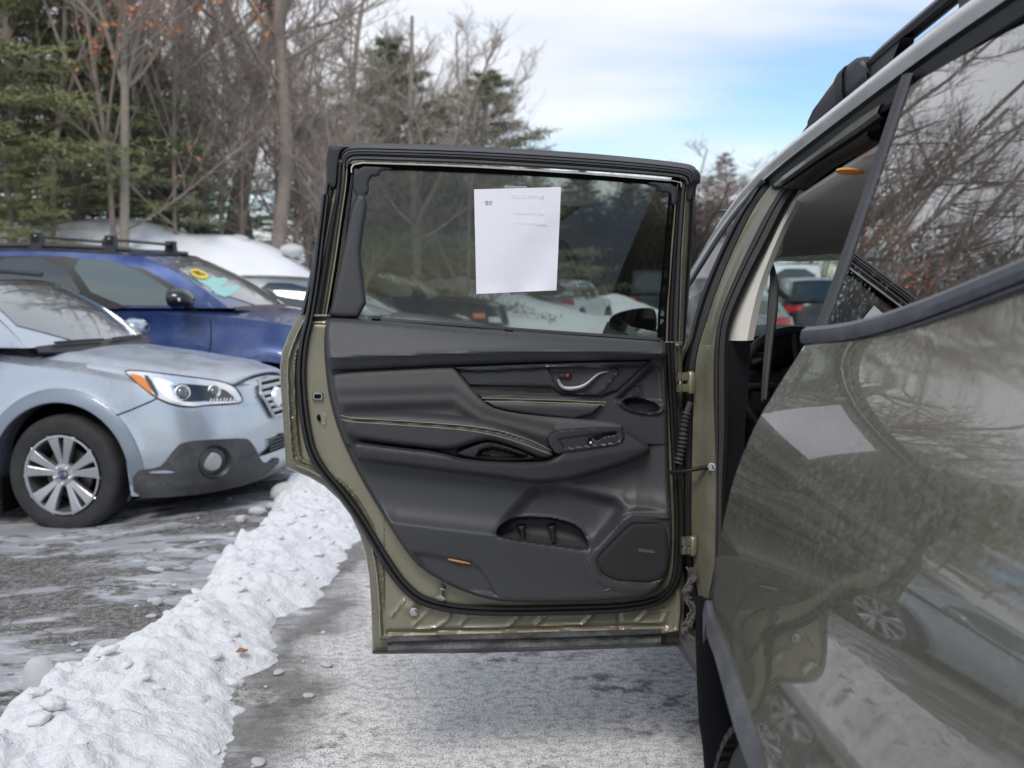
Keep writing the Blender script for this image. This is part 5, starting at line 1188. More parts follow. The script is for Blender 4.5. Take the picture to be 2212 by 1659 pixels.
relief('switch_recess', [(1281, 948), (1286, 941), (1312, 937), (1328, 936), (1305, 943), (1290, 954)], m_dark, door, w0=.083, bulge=.003, r=3, step=3, it=1)
# handle: dark bowl, chrome lever, lock tab with a red mark
relief('handle_bowl', [(1190, 800), (1330, 800), (1297, 840), (1285, 847), (1216, 843), (1206, 831)], m_piano, door, w0=.002, bulge=.008, r=4, step=5, it=1)
lev = resample(smooth([(1205, 819), (1212, 836), (1228, 840), (1250, 838), (1268, 830), (1284, 815), (1296, 806), (1317, 802)], 3), 40); tgv = np.gradient(lev, axis=0); tgv /= np.linalg.norm(tgv, axis=1)[:, None]; nv = np.stack([-tgv[:, 1], tgv[:, 0]], 1)
wv = np.interp(np.arange(40), [0, 4, 12, 24, 34, 39], [2.6, 3.6, 4.6, 3.6, 2.4, 1.0])[:, None]
wz = np.interp(np.arange(40), [0, 10, 28, 39], [.048, .056, .05, .036])
loft('inner_handle', [D(lev+nv*wv*o, wz+hh) for o, hh in ((-1, -.012), (-.8, 0), (0, .004), (.8, 0), (1, -.012), (0, -.014), (-1, -.012))], m_chrome, door, sharp=40)
relief('handle_base', [(1206, 806), (1236, 805), (1236, 820), (1206, 818)], m_black, door, w0=.02, bulge=.024, r=3, step=3, it=1)
relief('handle_base', [(1206, 820), (1234, 818), (1234, 836), (1214, 836)], m_chrome, door, w0=.015, bulge=.016, r=3, step=3, it=1)
relief('lock_mark', [(1224, 807), (1230, 806), (1229, 815), (1223, 815)], m_red, door, w0=.040, bulge=.006, r=2, step=2, it=0)
# bottle pocket fins, moulded bottle marks, speaker grille with its badge, reflector
for x0 in (1114, 1180):
    relief('pocket_fin', [(x0+2, 1136), (x0+21, 1133), (x0+19, 1150), (x0+21, 1176), (x0+12, 1174), (x0+10, 1150)], m_black, door, w0=-.03, bulge=.045, r=3, step=3.4, it=0)
def emblem(cx, cy, w):
    parts = []
    def bar(a, b, ww=1.0):
        a = np.array(a, float); b = np.array(b, float); t = (b-a)/np.linalg.norm(b-a); n_ = np.array([-t[1], t[0]])*ww
        q = [a-n_, b-n_, b+n_, a+n_]; parts.append((np.vstack([D(q, w), D(q, w+.0022)]), [(4, 5, 6, 7), (0, 1, 5, 4), (1, 2, 6, 5), (2, 3, 7, 6), (3, 0, 4, 7)]))
    for a, b in (((-11, -11), (11, -12)), ((11, -12), (10, 12)), ((10, 12), (-12, 12)), ((-12, 12), (-11, -11)), ((-4, -7), (-7, -2)), ((-7, -2), (-3, 0)), ((2, -8), (6, -4)), ((6, -4), (6, 2)), ((-6, 3), (-6, 9)), ((-6, 9), (0, 9)), ((1, 4), (5, 4)), ((5, 4), (5, 9))):
        bar((cx+a[0], cy+a[1]), (cx+b[0], cy+b[1]))
    o = join_meshes('moulded_bottle_mark', parts, m_gloss, door); return o
emblem(1193, 1099, -.010); emblem(1377, 842, .022)
m_grille = M('speaker_mesh_cloth', (.014, .014, .015), .6, bump=(900, .8, .002), rvar=.2)
relief('speaker_grille', spk, m_grille, door, w0=.052, bulge=.009, r=9, step=5, it=1)
# perforations: a fine raised net over the grille
net = []
sp_in = np.array([(1298, 1211), (1303, 1199), (1357, 1143), (1370, 1136), (1422, 1136), (1436, 1144), (1439, 1162), (1440, 1218), (1429, 1245), (1404, 1252), (1346, 1250), (1325, 1245), (1307, 1235)], float)
for yy in np.arange(1134, 1256, 3.4):
    for k, xx in enumerate(np.arange(1290, 1444, 3.4)):
        px_, py_ = xx+(1.7 if int((yy-1134)/3.4) % 2 else 0), yy+(xx-1366)*.04
        net.append((px_, py_))
net = np.array(net); net = net[inside(net, sp_in)]
c3 = D(net, .0605); rr_ = .0011
V = np.stack([c3+DD*rr_, c3+np.array([0, 0, rr_]), c3-DD*rr_, c3-np.array([0, 0, rr_]), c3+DN*.0011], 1).reshape(-1, 3); k5 = np.arange(len(net))[:, None]*5
F = np.stack([k5+np.array([0, 1, 4]), k5+np.array([1, 2, 4]), k5+np.array([2, 3, 4]), k5+np.array([3, 0, 4])], 1).reshape(-1, 3)
ng = fast_mesh('grille_net', V, F, m_gloss, door, smooth_=False); ng['kind'] = 'stuff'
relief('speaker_badge', [(1378, 1184), (1417, 1189), (1417, 1197), (1378, 1192)], M('brushed_badge', (.42, .43, .45), .3, .9), door, w0=.058, bulge=.006, r=2, step=3, it=0)
relief('step_reflector', [(966, 1206), (972, 1206), (1016, 1215), (1018, 1219), (1010, 1219), (968, 1211)], m_amber_refl, door, w0=.046, bulge=.006, r=2, step=3, it=1)
relief('scuff_mark', [(1302, 1278), (1322, 1268), (1325, 1271), (1310, 1276)], M('pale_scuff', (.16, .16, .17), .6), door, w0=.053, bulge=.0015, r=2, step=3, it=1)
# steel things on the shell
relief('latch_frame', [(675, 849), (697, 849), (697, 864), (675, 864)], m_steel, door, w0=-.013, bulge=.004, r=2, step=3, it=0)
relief('latch_mouth', [(678, 851), (694.5, 851), (694, 861.5), (678, 861.5)], m_dark, door, w0=-.010, bulge=.0015, r=1, step=3, it=0)
relief('lock_slot', [(685, 896), (690, 896), (692, 903), (693, 911), (688, 910), (684, 904)], m_dark, door, w0=-.013, bulge=.002, r=2, step=2.5, it=1)
def text_mesh(name, s, size, O, ex, ey, mat, parent, depth=.0006, align='CENTER'):
    cu = bpy.data.curves.new('t', 'FONT'); cu.body = s; cu.size = size; cu.extrude = depth; cu.align_x = align; cu.align_y = 'CENTER'
    ob = bpy.data.objects.new('t', cu); COL.objects.link(ob); dg = bpy.context.evaluated_depsgraph_get(); me = bpy.data.meshes.new_from_object(ob.evaluated_get(dg))
    bpy.data.objects.remove(ob); bpy.data.curves.remove(cu)
    ex = Vector(ex).normalized(); ey = Vector(ey).normalized(); ez = ex.cross(ey)
    me.transform(Matrix(((ex.x, ey.x, ez.x, O[0]), (ex.y, ey.y, ez.y, O[1]), (ex.z, ey.z, ez.z, O[2]), (0, 0, 0, 1)))); me.name = name
    me.materials.clear(); return mesh_link(name, me, mat, parent, False)
text_mesh('lock_lettering', 'LOCK', .012, D([(699, 904)], -.0115)[0], (0, 0, -1), -DD*-1, m_steel, door)
revolve('shell_bolt', [(0, .010), (.006, .010), (.008, .004), (.0125, .003), (.0125, -.01)], D([(894, 1321)], -.025)[0], DN, m_steel, door, 6, 20)
a, b = D([(955, 1268)], .01)[0], D([(953, 1284)], .03)[0]
revolve('striker_pin', [(.008, 0), (.008, .010), (.0055, .012), (.0055, .030), (.013, .032), (.013, .036), (0, .037)], D([(957, 1268)], -.005)[0], np.array([-.15, -.75, -.65]), m_steel, door, 20)
sillA = [(836, 1378), (838, 1374), (1000, 1369), (1200, 1364), (1428, 1357)]; sillB = [(838, 1412), (840, 1412), (1000, 1409), (1200, 1404), (1428, 1395)]
dstrip('sill_seal', sillA, sillB, [(0, -.03), (.04, .006), (.1, .012), (.3, .010), (.42, -.002), (.5, -.002), (.58, .008), (.8, .010), (.95, 0), (1, -.04)], M('salty_rubber', (.03, .03, .032), .5, dirt=(.75, (.28, .28, .28, 1), 9, (1, 1, 3))), door, n=60, w0=-.022, it=0, sharp=20)
dstrip('door_foot', [(805, 1406), (1100, 1404), (1462, 1388)], [(805, 1413), (1100, 1410), (1465, 1396)], [(0, -.05), (.5, -.03), (1, -.06)], m_black, door, n=20)

# ---- the sheet of paper taped inside the pane: a thing of its own
pap = thing('paper_sheet', 'blank white sheet of paper taped to the tinted rear door window', 'paper', tuple(D([(1116, 635)], -.03)[0]))
pc4 = np.array([(1024, 409), (1212, 404), (1202, 627), (1029, 635)], float)
def paper_fn(a, b):
    uv = (pc4[0]*((1-a)*(1-b))[:, None]+pc4[1]*(a*(1-b))[:, None]+pc4[2]*(a*b)[:, None]+pc4[3]*((1-a)*b)[:, None])
    w = -.0285+.0022*np.sin(3*a+2*b)+.004*np.exp(-((b-1)/.06)**2)*np.abs(np.sin(6*a))+.0015*np.sin(9*a*b)+.002*np.exp(-((a-.62)**2+(b-.42)**2)/.01)
    return D(uv, w+.0016)
panel('sheet', [(0, 0), (1, 0), (1, 1), (0, 1)], paper_fn, .05, m_paper, pap, DN, back=.0006)
def mirrored(s, fx, fy, size):
    O = paper_fn(np.array([fx]), np.array([fy]))[0]+DN*.0008
    return text_mesh('show_through_print', s, size, O, DD, (0, 0, 1), m_print, pap, .0001)
mirrored('BUYERS GUIDE', .62, .09, .013); mirrored('AS IS - NO WARRANTY', .62, .25, .008); mirrored('DEALER WARRANTY', .66, .35, .009)
text_mesh('small_print', 'ASK AR\nSEI SN', .0062, paper_fn(np.array([.165]), np.array([.135]))[0]+DN*.0008, -DD, (0, 0, 1), m_ink, pap, .0001)
for poly_ in ([(1090, 401), (1138, 402), (1138, 409), (1090, 410)], [(1103, 628), (1145, 626), (1145, 636), (1103, 637)]):
    relief('tape', poly_, m_tape, pap, w0=-.033, bulge=.001, r=1, step=8, it=0, back=.001)
# ------------------------------------------------------------------ parked cars
m_silver = M('ice_silver_paint', (.45, .505, .58), .24, .55, 1.0, dirt=(.12, (.47, .48, .49, 1), 5))
m_blue = M('deep_blue_paint', (.017, .048, .175), .28, .4, .9, dirt=(.22, (.30, .33, .42, 1), 4))
m_white = M('white_car_paint', (.72, .75, .76), .35, 0, .6)
m_blackpaint = M('black_car_paint', (.012, .014, .017), .25, .2, .7, dirt=(.15, (.2, .2, .2, 1), 3))
m_greycar = M('grey_car_paint', (.22, .24, .26), .3, .5, .8)
m_carglass = M('car_glass', (.018, .028, .028), .04, 0, 1.0, spec=.9)
m_screen = M('car_windscreen', (.055, .085, .10), .04, 0, 1.0, spec=1.0, dirt=(.12, (.35, .40, .43, 1), 3)); m_screen.node_tree.nodes['Principled BSDF'].inputs['Coat IOR'].default_value = 2.1
m_lens = M('clear_lamp_lens', (.80, .83, .84), .12, .45, 1)
m_lamplens = M('smoked_projector_lens', (.10, .12, .14), .05, 0, 1, spec=1)
m_lampdark = M('lamp_black_bowl', (.05, .055, .06), .15, .6, 1)
m_amber = M('amber_lens_and_glint', (.75, .22, .02), .2, 0, 1)
m_redlens = M('red_lens', (.42, .02, .03), .25, 0, .8)
m_plastic = M('grey_bumper_plastic', (.034, .036, .041), .55, bump=(60, .12, .004), dirt=(.2, SALT, 5))
class Car:
    def __init__(s, name, label, loc, rz, cat='car', group=None, paint=None, W=.92, xf=.95, xr=-3.75, wb=2.75, R_=.36, zb=.24, sh=None, crown=.07, Ra=.445,
                 base=(-.28, .77, 1.11), top=(-.88, .60, 1.50), rbase=(-3.5, .74, 1.12), rtop=(-2.9, .58, 1.52), bow=.13, zroof=1.56, xc=.05, n=2.6, xcr=None, boxy=0, wingz=None):
        s.__dict__.update(locals()); s.root = thing(name, label, cat, loc, rz, group, local=True)
        s.shx = sh or ([-4.5, -3.4, -.9, -.4, .2, .6, .9, 1.2], [.96, 1.03, 1.05, 1.03, .96, .90, .86, .83])
        s.xcr = xcr if xcr is not None else -wb-.1
        s.Mx = np.array([[math.cos(rz), -math.sin(rz), 0], [math.sin(rz), math.cos(rz), 0], [0, 0, 1]]); s.L = np.array(loc, float)
    def world(s, v): return v@s.Mx.T+s.L
    def wz(s, z): return s.W*np.interp(z, [.15, .3, .5, .66, .8, .95, 1.1], [.94, .985, 1.0, .995, .985, .955, .92])
    def fz(s, z): return s.xf-np.interp(z, [.2, .3, .45, .6, .75, .85, .95, 1.1], [.08, .03, 0, .01, .035, .075, .14, .26])*(1-.5*s.boxy)
    def rzz(s, z): return s.xr+np.interp(z, [.2, .35, .55, .75, .95, 1.15], [.10, .02, 0, .04, .06, .12])
    def xy(s, p, z):
        """p: metres back along the flank below 0, 0..1 round the front corner, under -len..-len-1 round the rear corner"""
        p = np.asarray(p, float); z = np.asarray(z, float); p, z = np.broadcast_arrays(p, z); w = s.wz(z); Ls = s.xc-s.xcr
        q = np.clip(p, 0, 1)*math.pi/2; e = 2/s.n
        xf_ = s.xc+(s.fz(z)-s.xc)*np.sin(q)**e; yf = w*np.cos(q)**e
        q2 = np.clip(-Ls-p, 0, 1)*math.pi/2; xr_ = s.xcr+(s.rzz(z)-s.xcr)*np.sin(q2)**e; yr = w*np.cos(q2)**e
        x = np.where(p > 0, xf_, np.where(p < -Ls, xr_, s.xc+p)); y = np.where(p > 0, yf, np.where(p < -Ls, yr, w))
        # swell over the wheels
        for xw in (0, -s.wb):
            d = np.hypot(x-xw, z-s.R_); y = y+np.sign(y)*.018*np.exp(-((d-s.Ra-.02)/.055)**2)*(np.abs(p) < 50)
        return x, y
    def surf(s, side=-1, off=0.0):
        def fn(p, z):
            x, y = s.xy(p, z); P0 = np.stack([x, side*y, np.broadcast_to(z, x.shape)], -1)
            if off:
                x1, y1 = s.xy(np.asarray(p)+.004, z); x0, y0 = s.xy(np.asarray(p)-.004, z); T = np.stack([x1-x0, side*(y1-y0)], -1); T /= np.linalg.norm(T, axis=-1)[..., None]+1e-9
                nn = np.stack([T[..., 1], -T[..., 0], np.zeros(x.shape)], -1)*(-side)*-1
                sg = np.sign((nn[..., 0]*(P0[..., 0]+1.2)*.3+nn[..., 1]*P0[..., 1])); sg = np.where(sg == 0, 1, sg); P0 = P0+nn*sg[..., None]*off
            return P0
        return fn
    def pick(s, uv, side=-1, p0=-2.0, p1=1.0):
        ps = np.linspace(p0, p1, 500); zs = np.linspace(.1, 1.15, 260); A, B = np.meshgrid(ps, zs); w = s.world(s.surf(side)(A.ravel(), B.ravel())); pr = proj(w)
        out = []
        for u in np.asarray(uv, float):
            k = np.argmin(((pr-u)**2).sum(1)); out.append((A.ravel()[k], B.ravel()[k]))
        return np.array(out)
    def zbot(s, x):
        z = np.full(np.shape(x), s.zb, float)
        for xw in (0, -s.wb):
            d = np.abs(x-xw); z = np.maximum(z, np.where(d < s.Ra, s.R_+np.sqrt(np.clip(s.Ra**2-d**2, 0, None)), 0))
        return z
    def body(s, nr=16, mat=None):
        Ls = s.xc-s.xcr; ps = np.concatenate([np.linspace(-Ls-1, -Ls, 26)[:-1], np.linspace(-Ls, 0, int(Ls/.045))[:-1], np.linspace(0, 1, 44)**1.0])
        mt = mat or s.paint; V = []
        X0, _ = s.xy(ps, .6); zb = s.zbot(X0); zs = np.interp(X0, *s.shx)
        for side in (-1, 1):
            rows = [s.surf(side)(ps, zb+(zs-zb)*f) for f in np.linspace(0, 1, nr)]
            x1, y1 = s.xy(ps, zs); 
            for k, dz in ((.03, .008), (.06, .014)): rows.append(np.stack([x1-(x1 > s.xc)*k*.4, side*np.clip(y1-k, 0, None), zs+dz], -1))
            for f in np.linspace(.12, 1, 9):
                rows.append(np.stack([x1-(x1 > s.xc)*.03, side*np.clip(y1-.06, 0, None)*(1-f), zs+.014+s.crown*(1-(1-f)**2.2)*np.clip((s.fz(.8)+.05-x1)/.35, 0, 1)**.5], -1))
            low = rows[0].copy(); low[:, 1] *= .80; low[:, 2] += .0; rows = [low]+rows
            V.append(np.array(rows))
        parts = [(v.reshape(-1, 3), [tuple(f if side_ else f[::-1]) for f in grid_faces(v.shape[0], v.shape[1])]) for side_, v in enumerate(V)]
        o = join_meshes('body', parts, mt, s.root, sharp=32); s.bodyo = o
        box('underbody', ((s.xf+s.xr)/2, 0, s.zb+.08), (s.xf-s.xr-.5, s.W*1.55, .16), m_dark, s.root, .02)
        return o
    def gh_patch(s, k, side=-1):
        """corner points of a greenhouse face as a function (a across, b up)"""
        b, t, rb, rt = map(np.array, (s.base, s.top, s.rbase, s.rtop))
        if k == 'ws':
            def fn(a, h):
                a = np.asarray(a, float); h = np.asarray(h, float); y = (a*2-1); c = b+(t-b)*h[..., None]
                x = c[..., 0]+(1-y**2)*(s.bow*(1-h)+s.bow*.7*h); return np.stack([x, c[..., 1]*y, c[..., 2]+.035*np.sin(math.pi*h)+(1-y**2)*.02*h], -1)
        elif k == 'rw':
            def fn(a, h):
                a = np.asarray(a, float); h = np.asarray(h, float); y = (a*2-1); c = rb+(rt-rb)*h[..., None]
                return np.stack([c[..., 0]-(1-y**2)*.08, c[..., 1]*y, c[..., 2]+(1-y**2)*.02*h], -1)
        else:
            def fn(a, h):
                a = np.asarray(a, float); h = np.asarray(h, float); F_ = b+(t-b)*h[..., None]; R__ = rb+(rt-rb)*h[..., None]
                P_ = F_+(R__-F_)*a[..., None]; P_[..., 1] = (P_[..., 1]+.014*np.sin(math.pi*h)*1+.05*np.sin(math.pi*a))*side; P_[..., 2] += .035*np.sin(math.pi*h)*(1-a)+.05*h*np.sin(math.pi*np.clip(a, 0, 1)); return P_
        return fn
    def greenhouse(s):
        g_ = np.linspace(0, 1, 15); A, H = np.meshgrid(g_, g_); parts = []
        c0 = np.array([(s.base[0]+s.rbase[0])/2, 0, 1.2])
        for k, sd in (('ws', 0), ('rw', 0), ('s', -1), ('s', 1)):
            v = s.gh_patch(k, sd)(A, H); F = grid_faces(15, 15); V = v.reshape(-1, 3)
            nn = np.cross(V[F[:, 1]]-V[F[:, 0]], V[F[:, 3]]-V[F[:, 0]]).sum(0); 
            if nn@(V.mean(0)-c0) < 0: F = F[:, ::-1]
            parts.append((V, [tuple(f) for f in F]))
        # roof cap between the two side top edges
        T_ = s.gh_patch('s', -1)(g_, np.ones(15)); rows = []
        for f in np.linspace(-1, 1, 15):
            r_ = T_.copy(); r_[:, 1] = T_[:, 1]*f*-1*-1; r_[:, 0] = T_[:, 0]+(1-f*f)*(s.bow*.7*(1-g_)-.08*g_); r_[:, 2] = T_[:, 2]+(1-f*f)*(.02+(s.zroof-s.top[2]-.02)*np.clip(np.sin(math.pi*np.clip(g_*.9+.05, 0, 1))**.6, 0, 1)*.6); rows.append(r_)
        v = np.array(rows); V = v.reshape(-1, 3); F = grid_faces(15, 15)
        if np.cross(V[F[:, 1]]-V[F[:, 0]], V[F[:, 3]]-V[F[:, 0]]).sum(0)[2] < 0: F = F[:, ::-1]
        s.roofrows = v; parts.append((V, [tuple(f) for f in F]))
        s.roofo = join_meshes('roof', parts, s.paint, s.root, sharp=35)
    def glassp(s, name, k, side, poly, mat, off=.006, edge=None):
        f0 = s.gh_patch(k, side); c0 = np.array([(s.base[0]+s.rbase[0])/2, 0, 1.1])
        mid = f0(np.array([.5]), np.array([.5]))[0]; e = .02
        nn = np.cross(f0(np.array([.5+e]), np.array([.5]))[0]-mid, f0(np.array([.5]), np.array([.5+e]))[0]-mid); nn /= np.linalg.norm(nn)
        if nn@(mid-c0) < 0: nn = -nn
        return panel(name, poly, lambda a, b: f0(a, b)+nn*off, .045, mat, s.root, nn, back=.012, it=1)
    def wheels(s, style='plain', only=None, spokes=5):
        for xw in (0, -s.wb):
            for sd in (-1, 1):
                C = np.array([xw, sd*(s.W-.13), s.R_]); ax = np.array([0, sd, 0.])
                ty = wheel_parts(s.root, C, ax, s.R_, .235, s.R_*.655, m_tyre, m_rim)
                rr = s.R_*.655; ty.name = 'tyre'
                if style == 'full' and xw == 0 and sd == -1: full_rim(s, C, ax, rr, ty)
                else:
                    rim = revolve('rim', [(rr+.004, .115), (rr-.01, .11), (rr-.02, .06), (rr*.5, .05), (0, .075)], C, ax, m_lampdark, s.root, 28)
                    for q in range(spokes):
                        a = 2*math.pi*q/spokes+.4; u_ = np.array([math.cos(a), 0, math.sin(a)]); t_ = np.array([-math.sin(a), 0, math.cos(a)])
                        loft('spoke', [[C+u_*r_+t_*w_*k+ax*h for k in (-1, 1)] for r_, w_, h in ((.0, .06, .095), (rr*.5, .035, .10), (rr*.97, .05, .112), (rr*1.0, .05, .09))], m_rim, rim, solid_=.02)
                if xw == 0 or style == 'full':
                    pass
                th = np.linspace(-.35, math.pi+.35, 28)
                loft('wheel_well', [[(xw+(s.Ra+.004)*math.cos(a), sd*(s.W-dd), s.R_+(s.Ra+.004)*math.sin(a)) for a in th] for dd in (.03, .12, .40)]+[[(xw+.05*math.cos(a), sd*(s.W-.42), s.R_+.05*math.sin(a)) for a in th]], m_dark, s.root)
def full_rim(s, C, ax, rr, ty):
    barrel = revolve('rim', [(rr+.006, .118), (rr+.004, .124), (rr-.006, .125), (rr-.012, .115), (rr-.02, .02), (rr-.03, -.06)], C, ax, m_rim, s.root, 72, 25)
    revolve('brake_disc', [(.0, .03), (.15, .03), (.155, .02), (.155, 0)], C, ax, M('brake_iron', (.12, .11, .10), .5, .8), s.root, 40)
    revolve('wheel_backing', [(.0, -.05), (rr-.02, -.05)], C, ax, m_dark, s.root, 30)
    Z = np.array([0, 0, 1.]); X = np.array([1., 0, 0])
    for q in range(5):
        a0 = 2*math.pi*q/5+math.pi/2
        for sg in (-1, 1):
            rows = []
            for r_, off_, w_, h in ((.045, .012, .014, .098), (.085, .018, .020, .104), (.14, .032, .026, .112), (.19, .046, .033, .118), (rr-.004, .057, .042, .120)):
                u_ = X*math.cos(a0)+Z*math.sin(a0); t_ = -X*math.sin(a0)+Z*math.cos(a0); c = C+u_*r_+t_*sg*off_
                rows.append([c+t_*w_*k+ax*(h+dh) for k, dh in ((-1, -.035), (-.92, -.003), (-.75, 0), (.75, 0), (.92, -.003), (1, -.035))])
            loft('spoke', rows, m_rim, barrel, sharp=20, face=ax)
    revolve('hub', [(.078, .07), (.07, .098), (.055, .103), (.036, .103), (.034, .108), (0, .108)], C, ax, m_rim, s.root, 40, 25)
    hb = revolve('hub_cap', [(.031, .108), (.030, .112), (.02, .1145), (0, .115)], C, ax, M('dark_blue_cap', (.02, .03, .10), .25, .2, .8), s.root, 30)
    th = np.linspace(0, 2*math.pi, 30); tube('hub_cap_ring', [C+ax*.1135+X*.024*math.cos(t)+Z*.0135*math.sin(t) for t in th], .0013, m_chrome, hb, 6, cap=False)
    for dx_, dz_, r_ in ((-.008, .003, .0028), (.004, .005, .0018), (.011, .002, .0018), (.006, -.004, .0018), (.0, -.001, .0018), (-.003, .007, .0016)):
        revolve('hub_cap_star', [(0, .117), (r_, .115), (r_, .112)], C+X*dx_+Z*dz_, ax, m_chrome, hb, 6)
    for q in range(5):
        a = 2*math.pi*(q+.5)/5+math.pi/2; u_ = X*math.cos(a)+Z*math.sin(a)
        revolve('lug_nut', [(0, .122), (.008, .120), (.010, .114), (.010, .095)], C+u_*.052, ax, m_chrome, s.root, 12, 25)
        revolve('lug_pocket', [(.0135, .100), (.0145, .106), (.017, .1062), (.018, .10)], C+u_*.052, ax, m_rim, s.root, 16, 25)
# ---------------- silver wagon, nearest on the left
def silver():
    rz = R(-9); f = np.array([math.cos(rz), math.sin(rz)]); far = np.array([-math.sin(rz), math.cos(rz)])
    wc_ = P(135, 1025, 6.8); o = wc_[:2]+far*.90
    c = Car('silver_wagon', 'silver blue wagon with black lower bumper parked at the left behind the snow ridge', (o[0], o[1], wc_[2]-.362), rz, paint=m_silver, xf=1.03, n=3.1)
    c.body(22); c.greenhouse(); c.wheels('full')
    c.glassp('windscreen', 'ws', 0, [(.045, .03), (.955, .03), (.94, .965), (.06, .965)], m_screen, .006)
    c.glassp('windscreen_band', 'ws', 0, [(.055, .90), (.945, .90), (.94, .965), (.06, .965)], m_piano, .0075)
    c.glassp('cowl', 'ws', 0, [(.02, -.10), (.98, -.10), (.96, .03), (.04, .03)], m_black, .010)
    for sd in (-1, 1):
        c.glassp('side_window', 's', sd, [(.06, .08), (.36, .08), (.36, .90), (.085, .90)], m_carglass)
        c.glassp('side_window', 's', sd, [(.38, .08), (.68, .08), (.68, .90), (.38, .90)], m_carglass)
        c.glassp('side_window', 's', sd, [(.70, .08), (.95, .30), (.93, .86), (.70, .90)], m_carglass)
    c.glassp('rear_window', 'rw', 0, [(.08, .1), (.92, .1), (.9, .9), (.1, .9)], m_carglass)
    f0 = c.gh_patch('ws')
    for k, (a0, a1) in enumerate(((.12, .42), (.50, .86))):
        pts = [f0(np.array([a0+(a1-a0)*t]), np.array([.005+.02*t*(1-t)]))[0]+np.array([.02, 0, .022]) for t in np.linspace(0, 1, 10)]
        tube('wiper', pts, .009, m_black, c.root, 6)
    FR = (.6, -1, .1)
    def on(name, uv, mat, off, step=.02, back=.012, it=1, p0=-.9, p1=1.0):
        pz = c.pick(uv, -1, p0, p1); return panel(name, pz, c.surf(-1, off), step, mat, c.root, c.Mx.T@np.array(FR), back=back, it=it)
    hl_ = [(268, 800), (322, 804), (380, 811), (440, 819), (483, 826), (505, 838), (518, 855), (522, 868), (490, 871), (440, 873), (425, 877), (395, 876), (366, 870), (337, 856), (308, 832), (281, 812)]
    on('headlight_surround', [(266, 797), (322, 801), (440, 816), (485, 823), (509, 836), (522, 853), (526, 871), (490, 875), (440, 877), (425, 881), (395, 880), (364, 874), (334, 859), (304, 834), (278, 814)], m_black, .003)
    hd = on('headlight', hl_, m_lens, .006, .015)
    on('headlight_bowl', [(370, 827), (440, 831), (480, 838), (505, 858), (508, 866), (450, 866), (400, 868), (385, 860)], m_lampdark, .009, .015)
    on('turn_lens', [(278, 806), (306, 811), (318, 822), (331, 851), (322, 846), (300, 828), (286, 815)], m_amber, .010, .012)
    on('headlight_divider', [(309, 809), (322, 812), (345, 856), (335, 853)], m_lampdark, .010, .012)
    for (u, v, r_) in ((394, 847, .038), (460, 845, .033)):
        pz = c.pick([(u, v)])[0]; q = c.surf(-1, .012)(pz[:1], pz[1:])[0]
        n_ = np.array([.62, -.75, .12]); pj = revolve('headlight_projector', [(r_*1.25, -.006), (r_*1.22, .004), (r_*1.08, .006), (r_*1.0, -.004), (r_*.9, -.006)], q, n_, m_chrome, c.root, 28)
        revolve('projector_lens', [(0, .010), (r_*.45, .007), (r_*.75, .001), (r_*.88, -.006)], q, n_, m_lamplens, pj, 24)
    for k in range(9):
        pz = c.pick([(452+k*7, 867-k*.3), (454+k*7, 861-k*.2)]); q = c.surf(-1, .012)(pz[:, 0], pz[:, 1]); tube('indicator_rib', [q[0], q[1]], .004, m_chrome, c.root, 5)
    # shut lines
    def seam(uv, w_=.004, name='shut_line', off=.0025, mat=m_dark):
        pz = resample(smooth(c.pick(uv), 2), 60); q = c.surf(-1, off)(pz[:, 0], pz[:, 1]); tube(name, q, w_, mat, c.root, 5)
    seam([(240, 901), (285, 884), (337, 862)])
    zz = lambda x: float(np.interp(x, *c.shx))
    # bonnet: its own slightly raised panel
    xs = np.concatenate([np.linspace(-.22, .7, 22), np.linspace(.72, .90, 8)]); rows = []
    for x in xs:
        z = zz(x); e_ = 2/c.n; fx = float(c.fz(z)); t_ = np.clip((x-c.xc)/(fx-.005-c.xc), 0, 1); yw = float(c.wz(z))*(1-t_**c.n)**(1/c.n); yw = min(yw, .80)-.05
        yw = yw if x > -.0 else yw-.0
        r_ = []
        for k in np.linspace(-1, 1, 25):
            f_ = 1-abs(k); y = k*max(yw, .05); bulge_ = .012*np.exp(-((abs(k)-.72)/.08)**2)
            r_.append((x+(.12+.1*(x < 0))*(1-k*k)*np.clip((.3-x)/.5, 0, 1)*0+.02*(1-k*k), y, z+.022+c.crown*(1-(1-min(1, f_*1.05))**2.2)*np.clip((float(c.fz(.8))+.05-x)/.35, 0, 1)**.5+bulge_*(x < .7)))
        rows.append(r_)
    m_bon = M('frosted_silver_bonnet', (.45, .50, .57), .34, .45, .7, dirt=(.55, (.42, .44, .47, 1), 6))
    loft('bonnet', rows, m_bon, c.root, sharp=40, face=(0, 0, 1), solid_=.014)
    # flare, bumper cladding, fog lamp
    c.paint = m_silver
    m_flare = M('silver_wheel_flare', (.20, .235, .285), .42, .35, .5)
    th = np.linspace(-.1, math.pi+.25, 50)
    def fl(r_, off): 
        x = r_*np.cos(th); z = c.R_+r_*np.sin(th); xx = np.clip(x, -9, .9); pz = []
        for a, b in zip(xx, z):
            if a <= c.xc: pz.append((a-c.xc, b))
            else:
                t_ = min(1, (a-c.xc)/(float(c.fz(b))-c.xc)); pz.append((math.asin(t_**(c.n/2))/(math.pi/2), b))
        pz = np.array(pz); return c.surf(-1, off)(pz[:, 0], np.maximum(pz[:, 1], .2))
    loft('wheel_arch_trim', [fl(c.Ra-.012, -.03), fl(c.Ra-.010, .006), fl(c.Ra-.004, .010), fl(c.Ra+.060, .008), fl(c.Ra+.072, .005), fl(c.Ra+.076, -.004)], m_flare, c.root, sharp=25, face=(0, -1, 0))
